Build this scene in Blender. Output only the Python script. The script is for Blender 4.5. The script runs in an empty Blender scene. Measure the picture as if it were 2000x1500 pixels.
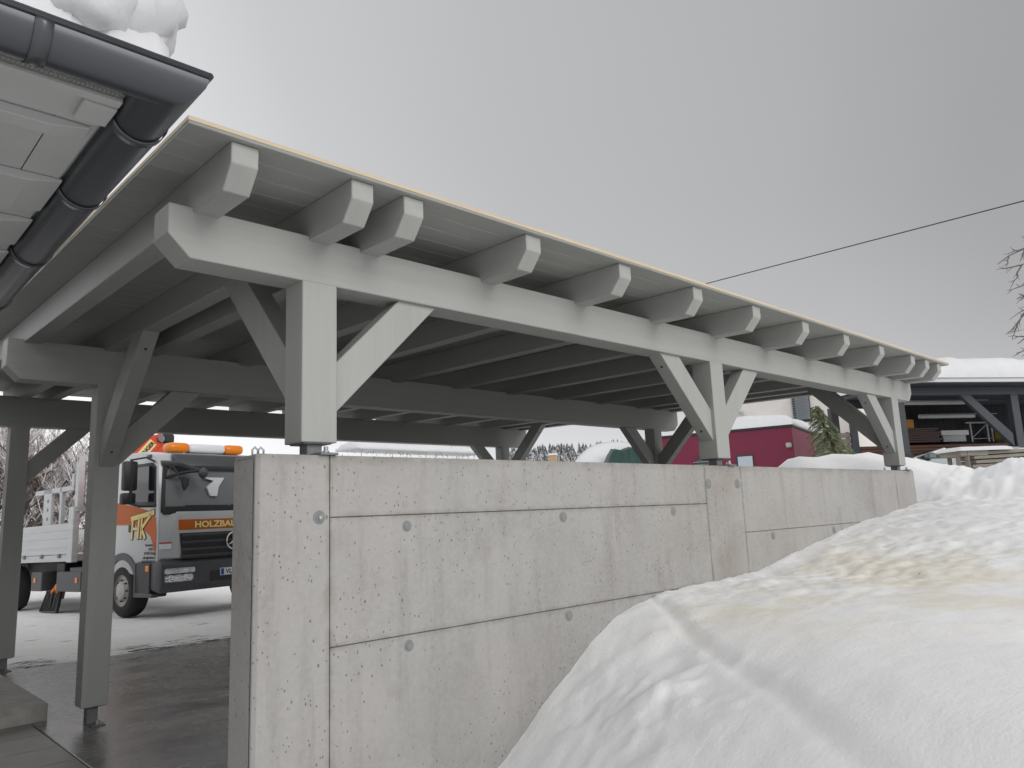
import bpy, bmesh, math, random
import numpy as np
from mathutils import Vector, Matrix, noise as mnoise

R = math.radians
scene = bpy.context.scene
col = scene.collection
U = 0.9                      # working units to metres (everything is scaled at the end)

# ------------------------------------------------------------------ camera
YAW, PITCH, ROLL, FPX = 0.7641, 0.1716, -0.0411, 1465.94
CAM = np.array([-1.6348, -3.5343, -0.3450])
_right = np.array([math.cos(YAW), -math.sin(YAW), 0.0])
_fwd = np.array([math.sin(YAW)*math.cos(PITCH), math.cos(YAW)*math.cos(PITCH), math.sin(PITCH)])
_up = np.cross(_right, _fwd)
CR = _right*math.cos(ROLL) + _up*math.sin(ROLL)
CU = -_right*math.sin(ROLL) + _up*math.cos(ROLL)
cam_data = bpy.data.cameras.new('camera')
cam = bpy.data.objects.new('camera', cam_data)
col.objects.link(cam)
cam_data.sensor_width = 36.0
cam_data.lens = FPX/2000*36
cam_data.clip_start = 0.05
cam_data.clip_end = 3000
cam.matrix_world = Matrix(((CR[0], CU[0], -_fwd[0], CAM[0]*U), (CR[1], CU[1], -_fwd[1], CAM[1]*U), (CR[2], CU[2], -_fwd[2], CAM[2]*U), (0, 0, 0, 1)))
scene.camera = cam

# ------------------------------------------------------------------ sky and sun (overcast)
SUN_EL, SUN_AZ = 25.0, 172.0       # azimuth clockwise from +Y
world = bpy.data.worlds.new('World')
scene.world = world
world.use_nodes = True
wn, wl = world.node_tree.nodes, world.node_tree.links
wn.clear()
wo = wn.new('ShaderNodeOutputWorld'); wb = wn.new('ShaderNodeBackground')
sky = wn.new('ShaderNodeTexSky'); sky.sky_type = 'NISHITA'; sky.sun_disc = False
sky.sun_elevation = R(SUN_EL); sky.sun_rotation = R(SUN_AZ)
sky.air_density = 1.0; sky.dust_density = 4.0; sky.ozone_density = 1.0
hs = wn.new('ShaderNodeHueSaturation'); hs.inputs['Saturation'].default_value = 0.10
wl.new(sky.outputs[0], hs.inputs['Color'])
# closed cloud deck: pale towards the low north, greyer overhead and to the east, soft unevenness
tc = wn.new('ShaderNodeTexCoord'); 
dot = wn.new('ShaderNodeVectorMath'); dot.operation = 'DOT_PRODUCT'
dot.inputs[1].default_value = (0.857, -0.10, 0.504)
wl.new(tc.outputs['Generated'], dot.inputs[0])
ramp = wn.new('ShaderNodeValToRGB')
SKYR = [(-1, .92), (-.1, 1.0), (.16, .98), (.53, .57), (.70, .485), (.86, .42), (.95, .345), (1, .335)]
for i_, (p_, v_) in enumerate(SKYR):
    e_ = ramp.color_ramp.elements[i_] if i_ < 2 else ramp.color_ramp.elements.new((p_+1)/2)
    e_.position = (p_+1)/2; e_.color = (v_*.985, v_*.99, v_*1.01, 1)
mr = wn.new('ShaderNodeMapRange'); mr.inputs['From Min'].default_value = -1; mr.inputs['From Max'].default_value = 1
wl.new(dot.outputs['Value'], mr.inputs['Value']); 
cn = wn.new('ShaderNodeTexNoise'); cn.inputs['Scale'].default_value = 1.6; cn.inputs['Detail'].default_value = 3
wl.new(tc.outputs['Generated'], cn.inputs['Vector'])
ca = wn.new('ShaderNodeMath'); ca.operation = 'MULTIPLY_ADD'; ca.inputs[1].default_value = .10; ca.inputs[2].default_value = -.05
wl.new(cn.outputs['Fac'], ca.inputs[0])
cb = wn.new('ShaderNodeMath'); cb.operation = 'ADD'
wl.new(mr.outputs['Result'], cb.inputs[0]); wl.new(ca.outputs[0], cb.inputs[1]); wl.new(cb.outputs[0], ramp.inputs['Fac'])
sc = wn.new('ShaderNodeVectorMath'); sc.operation = 'SCALE'; sc.inputs['Scale'].default_value = 10.0
szp = wn.new('ShaderNodeSeparateXYZ'); wl.new(tc.outputs['Generated'], szp.inputs[0])
om = wn.new('ShaderNodeMath'); om.operation = 'SUBTRACT'; om.inputs[0].default_value = 1.0; om.use_clamp = True; wl.new(szp.outputs['Z'], om.inputs[1])
pw_ = wn.new('ShaderNodeMath'); pw_.operation = 'POWER'; pw_.inputs[1].default_value = 9.0; wl.new(om.outputs[0], pw_.inputs[0])
hm = wn.new('ShaderNodeMath'); hm.operation = 'MULTIPLY'; hm.inputs[1].default_value = .36; wl.new(pw_.outputs[0], hm.inputs[0])
hv = wn.new('ShaderNodeVectorMath'); hv.operation = 'ADD'; wl.new(ramp.outputs['Color'], hv.inputs[0]); wl.new(hm.outputs[0], hv.inputs[1])
wl.new(hv.outputs['Vector'], sc.inputs[0])
mix = wn.new('ShaderNodeMixRGB'); mix.inputs['Fac'].default_value = 0.90
wl.new(hs.outputs['Color'], mix.inputs['Color1']); wl.new(sc.outputs['Vector'], mix.inputs['Color2'])
wl.new(mix.outputs['Color'], wb.inputs['Color']); wb.inputs['Strength'].default_value = 0.10
wl.new(wb.outputs[0], wo.inputs['Surface'])

sun_data = bpy.data.lights.new('sun', 'SUN'); sun_data.energy = 0.95; sun_data.angle = R(36); sun_data.color = (1, .985, .96)
sun = bpy.data.objects.new('sun', sun_data); col.objects.link(sun)
sd = Vector((math.sin(R(SUN_AZ))*math.cos(R(SUN_EL)), math.cos(R(SUN_AZ))*math.cos(R(SUN_EL)), math.sin(R(SUN_EL))))
sun.rotation_euler = sd.to_track_quat('Z', 'Y').to_euler()
vs = scene.view_settings
vs.view_transform = 'Standard'; vs.look = 'None'; vs.exposure = 0.15; vs.gamma = 1.0
scene.render.engine = 'CYCLES'
scene.cycles.diffuse_bounces = 2

# ------------------------------------------------------------------ photo pixel helpers (a pixel is only a direction)
def ray(px, py): return CR*((px-1000)/FPX) + CU*((750-py)/FPX) + _fwd
def on(px, py, ax, val):
    d = ray(px, py); return CAM + d*((val-CAM[ax])/d[ax])
def at(px, py, D):
    d = ray(px, py); return CAM + d*(D/math.hypot(d[0], d[1]))

# ------------------------------------------------------------------ materials
MATS = {}
def mat(name, color, rough=.6, metal=0, noise=.0, nscale=8, bump=0, bscale=60, spec=.5, col2=None, stretch=None, coat=0, detail=5):
    if name in MATS: return MATS[name]
    m = bpy.data.materials.new(name); m.use_nodes = True; MATS[name] = m
    n, l = m.node_tree.nodes, m.node_tree.links
    b = n['Principled BSDF']
    b.inputs['Base Color'].default_value = (*color, 1); b.inputs['Roughness'].default_value = rough
    b.inputs['Metallic'].default_value = metal; b.inputs['Specular IOR Level'].default_value = spec
    if coat: b.inputs['Coat Weight'].default_value = coat; b.inputs['Coat Roughness'].default_value = .1
    if noise or col2 or bump:
        t = n.new('ShaderNodeTexCoord'); mp = n.new('ShaderNodeMapping'); l.new(t.outputs['Object'], mp.inputs['Vector'])
        if stretch: mp.inputs['Scale'].default_value = stretch
    if noise or col2:
        x = n.new('ShaderNodeTexNoise'); x.inputs['Scale'].default_value = nscale; x.inputs['Detail'].default_value = detail; x.inputs['Roughness'].default_value = .65
        l.new(mp.outputs[0], x.inputs['Vector'])
        rp = n.new('ShaderNodeValToRGB'); rp.color_ramp.elements[0].position = .3; rp.color_ramp.elements[1].position = .7
        c2 = col2 if col2 else tuple(min(1, c*(1+noise)) for c in color)
        c1 = color if col2 else tuple(c*(1-noise) for c in color)
        rp.color_ramp.elements[0].color = (*c1, 1); rp.color_ramp.elements[1].color = (*c2, 1)
        l.new(x.outputs['Fac'], rp.inputs['Fac']); l.new(rp.outputs['Color'], b.inputs['Base Color'])
        rm = n.new('ShaderNodeMapRange'); rm.inputs['To Min'].default_value = max(0, rough-.08); rm.inputs['To Max'].default_value = min(1, rough+.08)
        l.new(x.outputs['Fac'], rm.inputs['Value']); l.new(rm.outputs[0], b.inputs['Roughness'])
    if bump:
        y = n.new('ShaderNodeTexNoise'); y.inputs['Scale'].default_value = bscale; y.inputs['Detail'].default_value = 4
        l.new(mp.outputs[0], y.inputs['Vector'])
        bp = n.new('ShaderNodeBump'); bp.inputs['Strength'].default_value = bump; bp.inputs['Distance'].default_value = .01
        l.new(y.outputs['Fac'], bp.inputs['Height']); l.new(bp.outputs[0], b.inputs['Normal'])
    return m

PAINT = (.355, .362, .342)
M_PAINT_X = mat('grey_painted_timber_x', PAINT, .55, noise=.05, nscale=3, bump=.10, bscale=30, stretch=(.35, 6, 6))
M_PAINT_Y = mat('grey_painted_timber_y', PAINT, .55, noise=.05, nscale=3, bump=.10, bscale=30, stretch=(6, .35, 6))
M_PAINT_Z = mat('grey_painted_timber_z', PAINT, .55, noise=.05, nscale=3, bump=.10, bscale=30, stretch=(6, 6, .35))
M_BOARD = mat('grey_painted_board', (.345, .352, .332), .6, noise=.06, nscale=4, bump=.12, bscale=25, stretch=(.3, 7, 7))
M_RAW = mat('raw_spruce_edge', (.52, .42, .29), .7, col2=(.66, .56, .42), nscale=6, stretch=(.3, .3, 30), bump=.2)
M_GALV = mat('galvanised_steel', (.42, .44, .45), .45, .6, noise=.2, nscale=40)
M_GALV_D = mat('dull_zinc', (.20, .21, .22), .55, .4, noise=.2, nscale=30)
M_BOLT = mat('dark_bolt', (.06, .06, .06), .5, .5)
M_GUTTER = mat('anthracite_sheet_metal', (.075, .080, .090), .30, .45, spec=.8)
M_SOFFIT = mat('light_grey_soffit_paint', (.44, .445, .435), .6, noise=.04, nscale=4)
M_PLASTER = mat('white_plaster', (.74, .70, .66), .9, noise=.05, nscale=3, bump=.2, bscale=120)
M_BURG = mat('burgundy_facade_panel', (.175, .010, .042), .55, noise=.08, nscale=2)
M_ANTH = mat('anthracite_timber', (.040, .045, .055), .6, noise=.2, nscale=6)
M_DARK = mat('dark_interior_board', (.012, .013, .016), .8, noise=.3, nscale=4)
M_BROWN = mat('red_brown_board', (.07, .026, .014), .7, col2=(.12, .05, .026), nscale=4, stretch=(.6, .6, 10))
M_BROWN2 = mat('weathered_purple_brown_board', (.055, .032, .030), .75, col2=(.09, .055, .048), nscale=4, stretch=(.6, .6, 10))
M_SLAT = mat('weathered_grey_slat', (.16, .135, .12), .8, col2=(.25, .21, .185), nscale=5, stretch=(.5, .5, 12))
M_TIMBER = mat('weathered_timber', (.17, .155, .125), .8, col2=(.30, .275, .225), nscale=5, stretch=(1, 1, 8), bump=.3)
M_GLASS = mat('dark_window_glass', (.015, .018, .022), .06, spec=.8)
M_BLIND = mat('pale_blue_blind', (.50, .56, .62), .4)
M_TARP = mat('dark_green_tarpaulin', (.018, .055, .048), .5, noise=.2, nscale=3, bump=.4, bscale=6)
M_TUBE = mat('fluorescent_tube_housing', (.42, .42, .41), .4)
M_ORANGEBOX = mat('ochre_box', (.36, .15, .012), .7, noise=.1)
M_YELLOW = mat('yellow_plastic', (.55, .42, .03), .5)
# truck
T_SILVER = mat('truck_silver_paint', (.47, .48, .485), .35, .05, coat=.5, noise=.03, nscale=3)
T_ORANGE = mat('truck_orange_paint', (.50, .105, .006), .5, spec=.3, coat=.0, noise=.04, nscale=3)
T_CREAM = mat('cream_lettering', (.85, .68, .28), .6, spec=.2)
T_BLACK = mat('black_plastic', (.018, .018, .020), .5, noise=.2, nscale=10)
T_GREY = mat('dark_grey_plastic', (.060, .062, .068), .5, noise=.12, nscale=6)
T_VISOR = mat('smoked_visor', (.06, .064, .068), .25)
T_SCREEN = mat('windscreen_glass', (.20, .21, .22), .08, spec=.7)
T_RUBBER = mat('tyre_rubber', (.016, .016, .017), .8, noise=.2, nscale=20)
T_RIM = mat('dirty_steel_rim', (.40, .39, .37), .5, .3, noise=.25, nscale=8)
T_CHROME = mat('chrome', (.75, .75, .75), .12, 1)
T_LAMP = mat('headlamp_glass', (.62, .64, .66), .12, .4, noise=.4, nscale=14)
T_AMBER = mat('amber_lens', (.80, .22, .008), .25)
T_WHITE = mat('white_lens', (.70, .72, .74), .3)
T_RED = mat('crane_red_paint', (.62, .055, .012), .4, coat=.3)
T_ALU = mat('aluminium_dropside', (.50, .51, .515), .45, .3, noise=.08, nscale=3, stretch=(1, .3, 4))
T_BLUE = mat('plate_blue', (.01, .05, .35), .5)
T_SIGNRED = mat('sticker_red', (.5, .02, .02), .5)
M_BLACKTEXT = mat('black_lettering', (.02, .02, .02), .6)

def snow_material():
    m = bpy.data.materials.new('packed_snow'); m.use_nodes = True
    n, l = m.node_tree.nodes, m.node_tree.links
    b = n['Principled BSDF']; b.inputs['Roughness'].default_value = .65; b.inputs['Specular IOR Level'].default_value = .25
    t = n.new('ShaderNodeTexCoord')
    def noise_node(s, d=5, r=.6, vec=None):
        x = n.new('ShaderNodeTexNoise'); x.inputs['Scale'].default_value = s; x.inputs['Detail'].default_value = d; x.inputs['Roughness'].default_value = r
        l.new(vec if vec else t.outputs['Object'], x.inputs['Vector']); return x
    def math_node(op, a, b_=None, c=None, clamp=False):
        x = n.new('ShaderNodeMath'); x.operation = op; x.use_clamp = clamp
        for i, v in enumerate((a, b_, c)):
            if v is None: continue
            if isinstance(v, (int, float)): x.inputs[i].default_value = v
            else: l.new(v, x.inputs[i])
        return x.outputs[0]
    def sstep(v, a, b_):
        x = n.new('ShaderNodeMapRange'); x.interpolation_type = 'SMOOTHSTEP'
        x.inputs['From Min'].default_value = a; x.inputs['From Max'].default_value = b_
        l.new(v, x.inputs['Value']); return x.outputs[0]
    sep = n.new('ShaderNodeSeparateXYZ'); l.new(t.outputs['Object'], sep.inputs[0])
    X, Y = sep.outputs['X'], sep.outputs['Y']
    big = noise_node(1.1, 4); mid = noise_node(5, 6); fine = noise_node(60, 4)
    # yellow-brown meltwater stain on the bank
    st = math_node('MULTIPLY', sstep(X, 1.6, 2.8), math_node('SUBTRACT', 1, sstep(X, 4.2, 6.2)))
    st = math_node('MULTIPLY', st, math_node('MULTIPLY', sstep(Y, -3.2, -1.7), math_node('SUBTRACT', 1, sstep(Y, -.6, -.1))))
    sm = sstep(math_node('ADD', math_node('MULTIPLY', big.outputs['Fac'], .7), math_node('MULTIPLY', mid.outputs['Fac'], .3)), .40, .60)
    st = math_node('MULTIPLY', st, sm)
    mix1 = n.new('ShaderNodeMixRGB'); mix1.inputs['Color1'].default_value = (.885, .885, .885, 1); mix1.inputs['Color2'].default_value = (.74, .66, .47, 1)
    l.new(math_node('MULTIPLY', st, .50), mix1.inputs['Fac'])
    # driven yard: brownish film and gravel breaking through beside the slab
    yard = math_node('MULTIPLY', sstep(Y, 5.9, 6.2), math_node('SUBTRACT', 1, sstep(Y, 12.5, 22)))
    yard = math_node('MULTIPLY', yard, math_node('SUBTRACT', 1, sstep(X, 8, 10)))
    film = math_node('MULTIPLY', yard, sstep(mid.outputs['Fac'], .30, .75))
    mix2 = n.new('ShaderNodeMixRGB'); l.new(mix1.outputs[0], mix2.inputs['Color1']); mix2.inputs['Color2'].default_value = (.72, .66, .56, 1)
    l.new(math_node('MULTIPLY', film, .35), mix2.inputs['Fac'])
    mp = n.new('ShaderNodeMapping'); mp.inputs['Scale'].default_value = (.55, 2.2, 1); l.new(t.outputs['Object'], mp.inputs['Vector'])
    gr = noise_node(3.2, 7, .72, mp.outputs[0])
    edge = math_node('MULTIPLY', yard, math_node('SUBTRACT', 1, sstep(Y, 6.45, 7.4)))
    far = math_node('MULTIPLY', yard, .48)
    th = math_node('SUBTRACT', gr.outputs['Fac'], math_node('MULTIPLY', math_node('SUBTRACT', 1, math_node('MAXIMUM', edge, far)), .20))
    grit = math_node('MULTIPLY', yard, sstep(th, .50, .58))
    mix3 = n.new('ShaderNodeMixRGB'); l.new(mix2.outputs[0], mix3.inputs['Color1']); mix3.inputs['Color2'].default_value = (.055, .05, .045, 1)
    l.new(grit, mix3.inputs['Fac']); 
    # sparse debris specks
    vo = n.new('ShaderNodeTexVoronoi'); vo.inputs['Scale'].default_value = 5; l.new(t.outputs['Object'], vo.inputs['Vector'])
    sp = math_node('LESS_THAN', vo.outputs['Distance'], .035)
    mix4 = n.new('ShaderNodeMixRGB'); l.new(mix3.outputs[0], mix4.inputs['Color1']); mix4.inputs['Color2'].default_value = (.25, .2, .13, 1)
    l.new(math_node('MULTIPLY', sp, sstep(big.outputs['Fac'], .5, .6)), mix4.inputs['Fac'])
    l.new(mix4.outputs[0], b.inputs['Base Color'])
    hgt = math_node('ADD', math_node('MULTIPLY', mid.outputs['Fac'], 1.0), math_node('MULTIPLY', fine.outputs['Fac'], .28))
    bp = n.new('ShaderNodeBump'); bp.inputs['Strength'].default_value = .35; bp.inputs['Distance'].default_value = .03
    l.new(hgt, bp.inputs['Height']); l.new(bp.outputs[0], b.inputs['Normal'])
    MATS['packed_snow'] = m
    return m
M_SNOW = snow_material()
M_SNOWCAP = mat('fresh_snow', (.70, .705, .715), .7, noise=.03, nscale=4, bump=.8, bscale=8, spec=.2)

def concrete_material():
    m = bpy.data.materials.new('fair_faced_concrete'); m.use_nodes = True
    n, l = m.node_tree.nodes, m.node_tree.links
    b = n['Principled BSDF']; b.inputs['Roughness'].default_value = .75; b.inputs['Specular IOR Level'].default_value = .3
    t = n.new('ShaderNodeTexCoord')
    def tex(s, d, r=.6, sx=(1, 1, 1)):
        mp = n.new('ShaderNodeMapping'); mp.inputs['Scale'].default_value = sx; l.new(t.outputs['Object'], mp.inputs['Vector'])
        x = n.new('ShaderNodeTexNoise'); x.inputs['Scale'].default_value = s; x.inputs['Detail'].default_value = d; x.inputs['Roughness'].default_value = r
        l.new(mp.outputs[0], x.inputs['Vector']); return x.outputs['Fac']
    big = tex(1.3, 5, .6, (1, 1, .8)); streak = tex(5, 6, .6, (2.2, 1, .22)); fine = tex(40, 5, .7); warm = tex(.55, 3)
    def mixc(f, a, b_):
        x = n.new('ShaderNodeMixRGB'); l.new(f, x.inputs['Fac'])
        for k, v in (('Color1', a), ('Color2', b_)):
            if isinstance(v, tuple): x.inputs[k].default_value = (*v, 1)
            else: l.new(v, x.inputs[k])
        return x.outputs[0]
    def rng(v, a, b_, lo=0., hi=1.):
        x = n.new('ShaderNodeMapRange'); x.interpolation_type = 'SMOOTHSTEP'
        for k, w in (('From Min', a), ('From Max', b_), ('To Min', lo), ('To Max', hi)): x.inputs[k].default_value = w
        l.new(v, x.inputs['Value']); return x.outputs[0]
    c = mixc(rng(warm, .38, .62), (.375, .370, .357), (.392, .374, .359))
    c = mixc(rng(big, .35, .75, 0, .65), c, (.27, .258, .245))
    c = mixc(rng(streak, .48, .74, 0, .42), c, (.22, .205, .19))
    c = mixc(rng(tex(3.2, 7, .7, (1, 1, .9)), .52, .72, 0, .38), c, (.24, .225, .205))
    c = mixc(rng(fine, .35, .75, 0, .25), c, (.50, .485, .465))
    # grime left along the formwork joints, browner where the narrow infill panel sits
    sx = n.new('ShaderNodeSeparateXYZ'); l.new(t.outputs['Object'], sx.inputs[0])
    def band(out, pos, w_):
        a = n.new('ShaderNodeMath'); a.operation = 'SUBTRACT'; a.inputs[1].default_value = pos; l.new(out, a.inputs[0])
        b_ = n.new('ShaderNodeMath'); b_.operation = 'ABSOLUTE'; l.new(a.outputs[0], b_.inputs[0])
        return rng(b_.outputs[0], 0, w_, 1, 0)
    def mul(a, b_):
        x = n.new('ShaderNodeMath'); x.operation = 'MULTIPLY'; l.new(a, x.inputs[0])
        if isinstance(b_, float): x.inputs[1].default_value = b_
        else: l.new(b_, x.inputs[1])
        return x.outputs[0]
    gn = rng(tex(7, 6, .7), .36, .66, .15, 1)
    for xp in (.3177, 3.7462, 4.3112, 7.86): c = mixc(mul(mul(band(sx.outputs['X'], (xp-4.2)*U, .035), gn), .55), c, (.19, .17, .135))
    mid_ = mul(rng(sx.outputs['X'], (.31-4.2)*U, (.32-4.2)*U), rng(sx.outputs['X'], (3.74-4.2)*U, (3.75-4.2)*U, 1, 0))
    for zp in (-.3247, -.9485): c = mixc(mul(mul(mul(band(sx.outputs['Z'], (zp+1.885)*U, .030), gn), .50), mid_), c, (.18, .165, .14))
    c = mixc(mul(mul(band(sx.outputs['X'], (4.03-4.2)*U, .33), rng(tex(2.2, 5), .35, .65, .2, 1)), .50), c, (.25, .215, .18))
    c = mixc(mul(mul(band(sx.outputs['Z'], 1.87*U, .06), gn), .6), c, (.22, .205, .18))
    # air-bubble pits, slightly elongated downwards
    pits = None
    for s, thr, z, lo in ((13, .075, .5, .35), (7, .055, .42, .50), (26, .14, .6, .15), (50, .22, .65, .10)):
        mp = n.new('ShaderNodeMapping'); mp.inputs['Scale'].default_value = (1, 1, z); mp.inputs['Rotation'].default_value = (0, R(18), 0)
        l.new(t.outputs['Object'], mp.inputs['Vector'])
        v = n.new('ShaderNodeTexVoronoi'); v.inputs['Scale'].default_value = s; v.inputs['Randomness'].default_value = 1
        l.new(mp.outputs[0], v.inputs['Vector'])
        cs = n.new('ShaderNodeSeparateColor'); l.new(v.outputs['Color'], cs.inputs[0])
        sz = n.new('ShaderNodeMath'); sz.operation = 'MULTIPLY'; sz.inputs[1].default_value = thr; l.new(cs.outputs['Red'], sz.inputs[0])
        sz2 = n.new('ShaderNodeMath'); sz2.operation = 'MULTIPLY'; l.new(sz.outputs[0], sz2.inputs[0])
        on_ = n.new('ShaderNodeMath'); on_.operation = 'GREATER_THAN'; on_.inputs[1].default_value = lo; l.new(cs.outputs['Green'], on_.inputs[0])
        l.new(on_.outputs[0], sz2.inputs[1])
        sub = n.new('ShaderNodeMath'); sub.operation = 'SUBTRACT'; l.new(sz2.outputs[0], sub.inputs[0]); l.new(v.outputs['Distance'], sub.inputs[1])
        p = rng(sub.outputs[0], 0.0, .03)
        if pits is None: pits = p
        else:
            mx = n.new('ShaderNodeMath'); mx.operation = 'MAXIMUM'; l.new(pits, mx.inputs[0]); l.new(p, mx.inputs[1]); pits = mx.outputs[0]
    zone = rng(tex(1.5, 3), .34, .52, .2, 1)
    pz = n.new('ShaderNodeMath'); pz.operation = 'MULTIPLY'; l.new(pits, pz.inputs[0]); l.new(zone, pz.inputs[1])
    c = mixc(rng(pz.outputs[0], 0, 1, 0, .75), c, (.11, .105, .098))
    l.new(c, b.inputs['Base Color'])
    hh = n.new('ShaderNodeMath'); hh.operation = 'MULTIPLY_ADD'; hh.inputs[1].default_value = -1.0; l.new(pz.outputs[0], hh.inputs[0]); 
    f2 = n.new('ShaderNodeMath'); f2.operation = 'MULTIPLY'; f2.inputs[1].default_value = .25; l.new(fine, f2.inputs[0]); l.new(f2.outputs[0], hh.inputs[2])
    bp = n.new('ShaderNodeBump'); bp.inputs['Strength'].default_value = .5; bp.inputs['Distance'].default_value = .006
    l.new(hh.outputs[0], bp.inputs['Height']); l.new(bp.outputs[0], b.inputs['Normal'])
    return m
M_CONC = concrete_material()
M_JOINT = mat('stained_joint', (.21, .20, .18), .85, noise=.3, nscale=12)
M_PLUG = mat('grey_tie_plug', (.22, .228, .225), .6, noise=.15, nscale=30)
M_PLUG_L = mat('cement_filled_tie_hole', (.36, .345, .325), .75, noise=.1, nscale=30)
M_STEP = mat('step_concrete', (.24, .228, .208), .6, col2=(.40, .385, .355), nscale=6, bump=.2, bscale=50)
M_PAVER = mat('grey_concrete_paver', (.19, .18, .168), .45, col2=(.30, .288, .27), nscale=4, bump=.15, bscale=80)
M_GROUT = mat('dark_joint_sand', (.03, .028, .025), .9)

def driveway_material():
    m = bpy.data.materials.new('wet_driveway'); m.use_nodes = True
    n, l = m.node_tree.nodes, m.node_tree.links
    b = n['Principled BSDF']; t = n.new('ShaderNodeTexCoord')
    def tex(s, d, r=.6, sx=(1, 1, 1)):
        mp = n.new('ShaderNodeMapping'); mp.inputs['Scale'].default_value = sx; l.new(t.outputs['Object'], mp.inputs['Vector'])
        x = n.new('ShaderNodeTexNoise'); x.inputs['Scale'].default_value = s; x.inputs['Detail'].default_value = d; x.inputs['Roughness'].default_value = r
        l.new(mp.outputs[0], x.inputs['Vector']); return x.outputs['Fac']
    wet = tex(1.6, 7, .7, (.75, 1.3, 1)); fine = tex(90, 3, .7); mid = tex(9, 6, .7)
    def ramp(v, p):
        r = n.new('ShaderNodeValToRGB'); l.new(v, r.inputs['Fac'])
        while len(r.color_ramp.elements) > 1: r.color_ramp.elements.remove(r.color_ramp.elements[-1])
        for i, (a, c) in enumerate(p):
            e = r.color_ramp.elements[0] if i == 0 else r.color_ramp.elements.new(a)
            e.position = a; e.color = (*c, 1) if isinstance(c, tuple) else (c, c, c, 1)
        return r.outputs['Color']
    c = ramp(wet, [(.34, (.12, .116, .11)), (.50, (.215, .209, .20)), (.66, (.33, .323, .312))])
    mx = n.new('ShaderNodeMixRGB'); mx.blend_type = 'MULTIPLY'; mx.inputs['Fac'].default_value = .8
    l.new(c, mx.inputs['Color1']); l.new(ramp(mid, [(.3, (.65, .64, .62)), (.7, (1.1, 1.09, 1.07))]), mx.inputs['Color2'])
    vo = n.new('ShaderNodeTexVoronoi'); vo.inputs['Scale'].default_value = 26; l.new(t.outputs['Object'], vo.inputs['Vector'])
    sp = ramp(vo.outputs['Distance'], [(.14, 1.0), (.26, 0.0)])
    gate = n.new('ShaderNodeMath'); gate.operation = 'MULTIPLY'; l.new(sp, gate.inputs[0]); l.new(ramp(mid, [(.48, 0.), (.58, 1.)]), gate.inputs[1])
    mx2 = n.new('ShaderNodeMixRGB'); l.new(gate.outputs[0], mx2.inputs['Fac']); l.new(mx.outputs[0], mx2.inputs['Color1']); mx2.inputs['Color2'].default_value = (.02, .019, .018, 1)
    l.new(mx2.outputs[0], b.inputs['Base Color'])
    l.new(ramp(wet, [(.36, .12), (.50, .24), (.68, .42)]), b.inputs['Roughness'])
    bp = n.new('ShaderNodeBump'); bp.inputs['Strength'].default_value = .25; bp.inputs['Distance'].default_value = .004
    l.new(fine, bp.inputs['Height']); l.new(bp.outputs[0], b.inputs['Normal'])
    return m
M_DRIVE = driveway_material()

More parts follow.
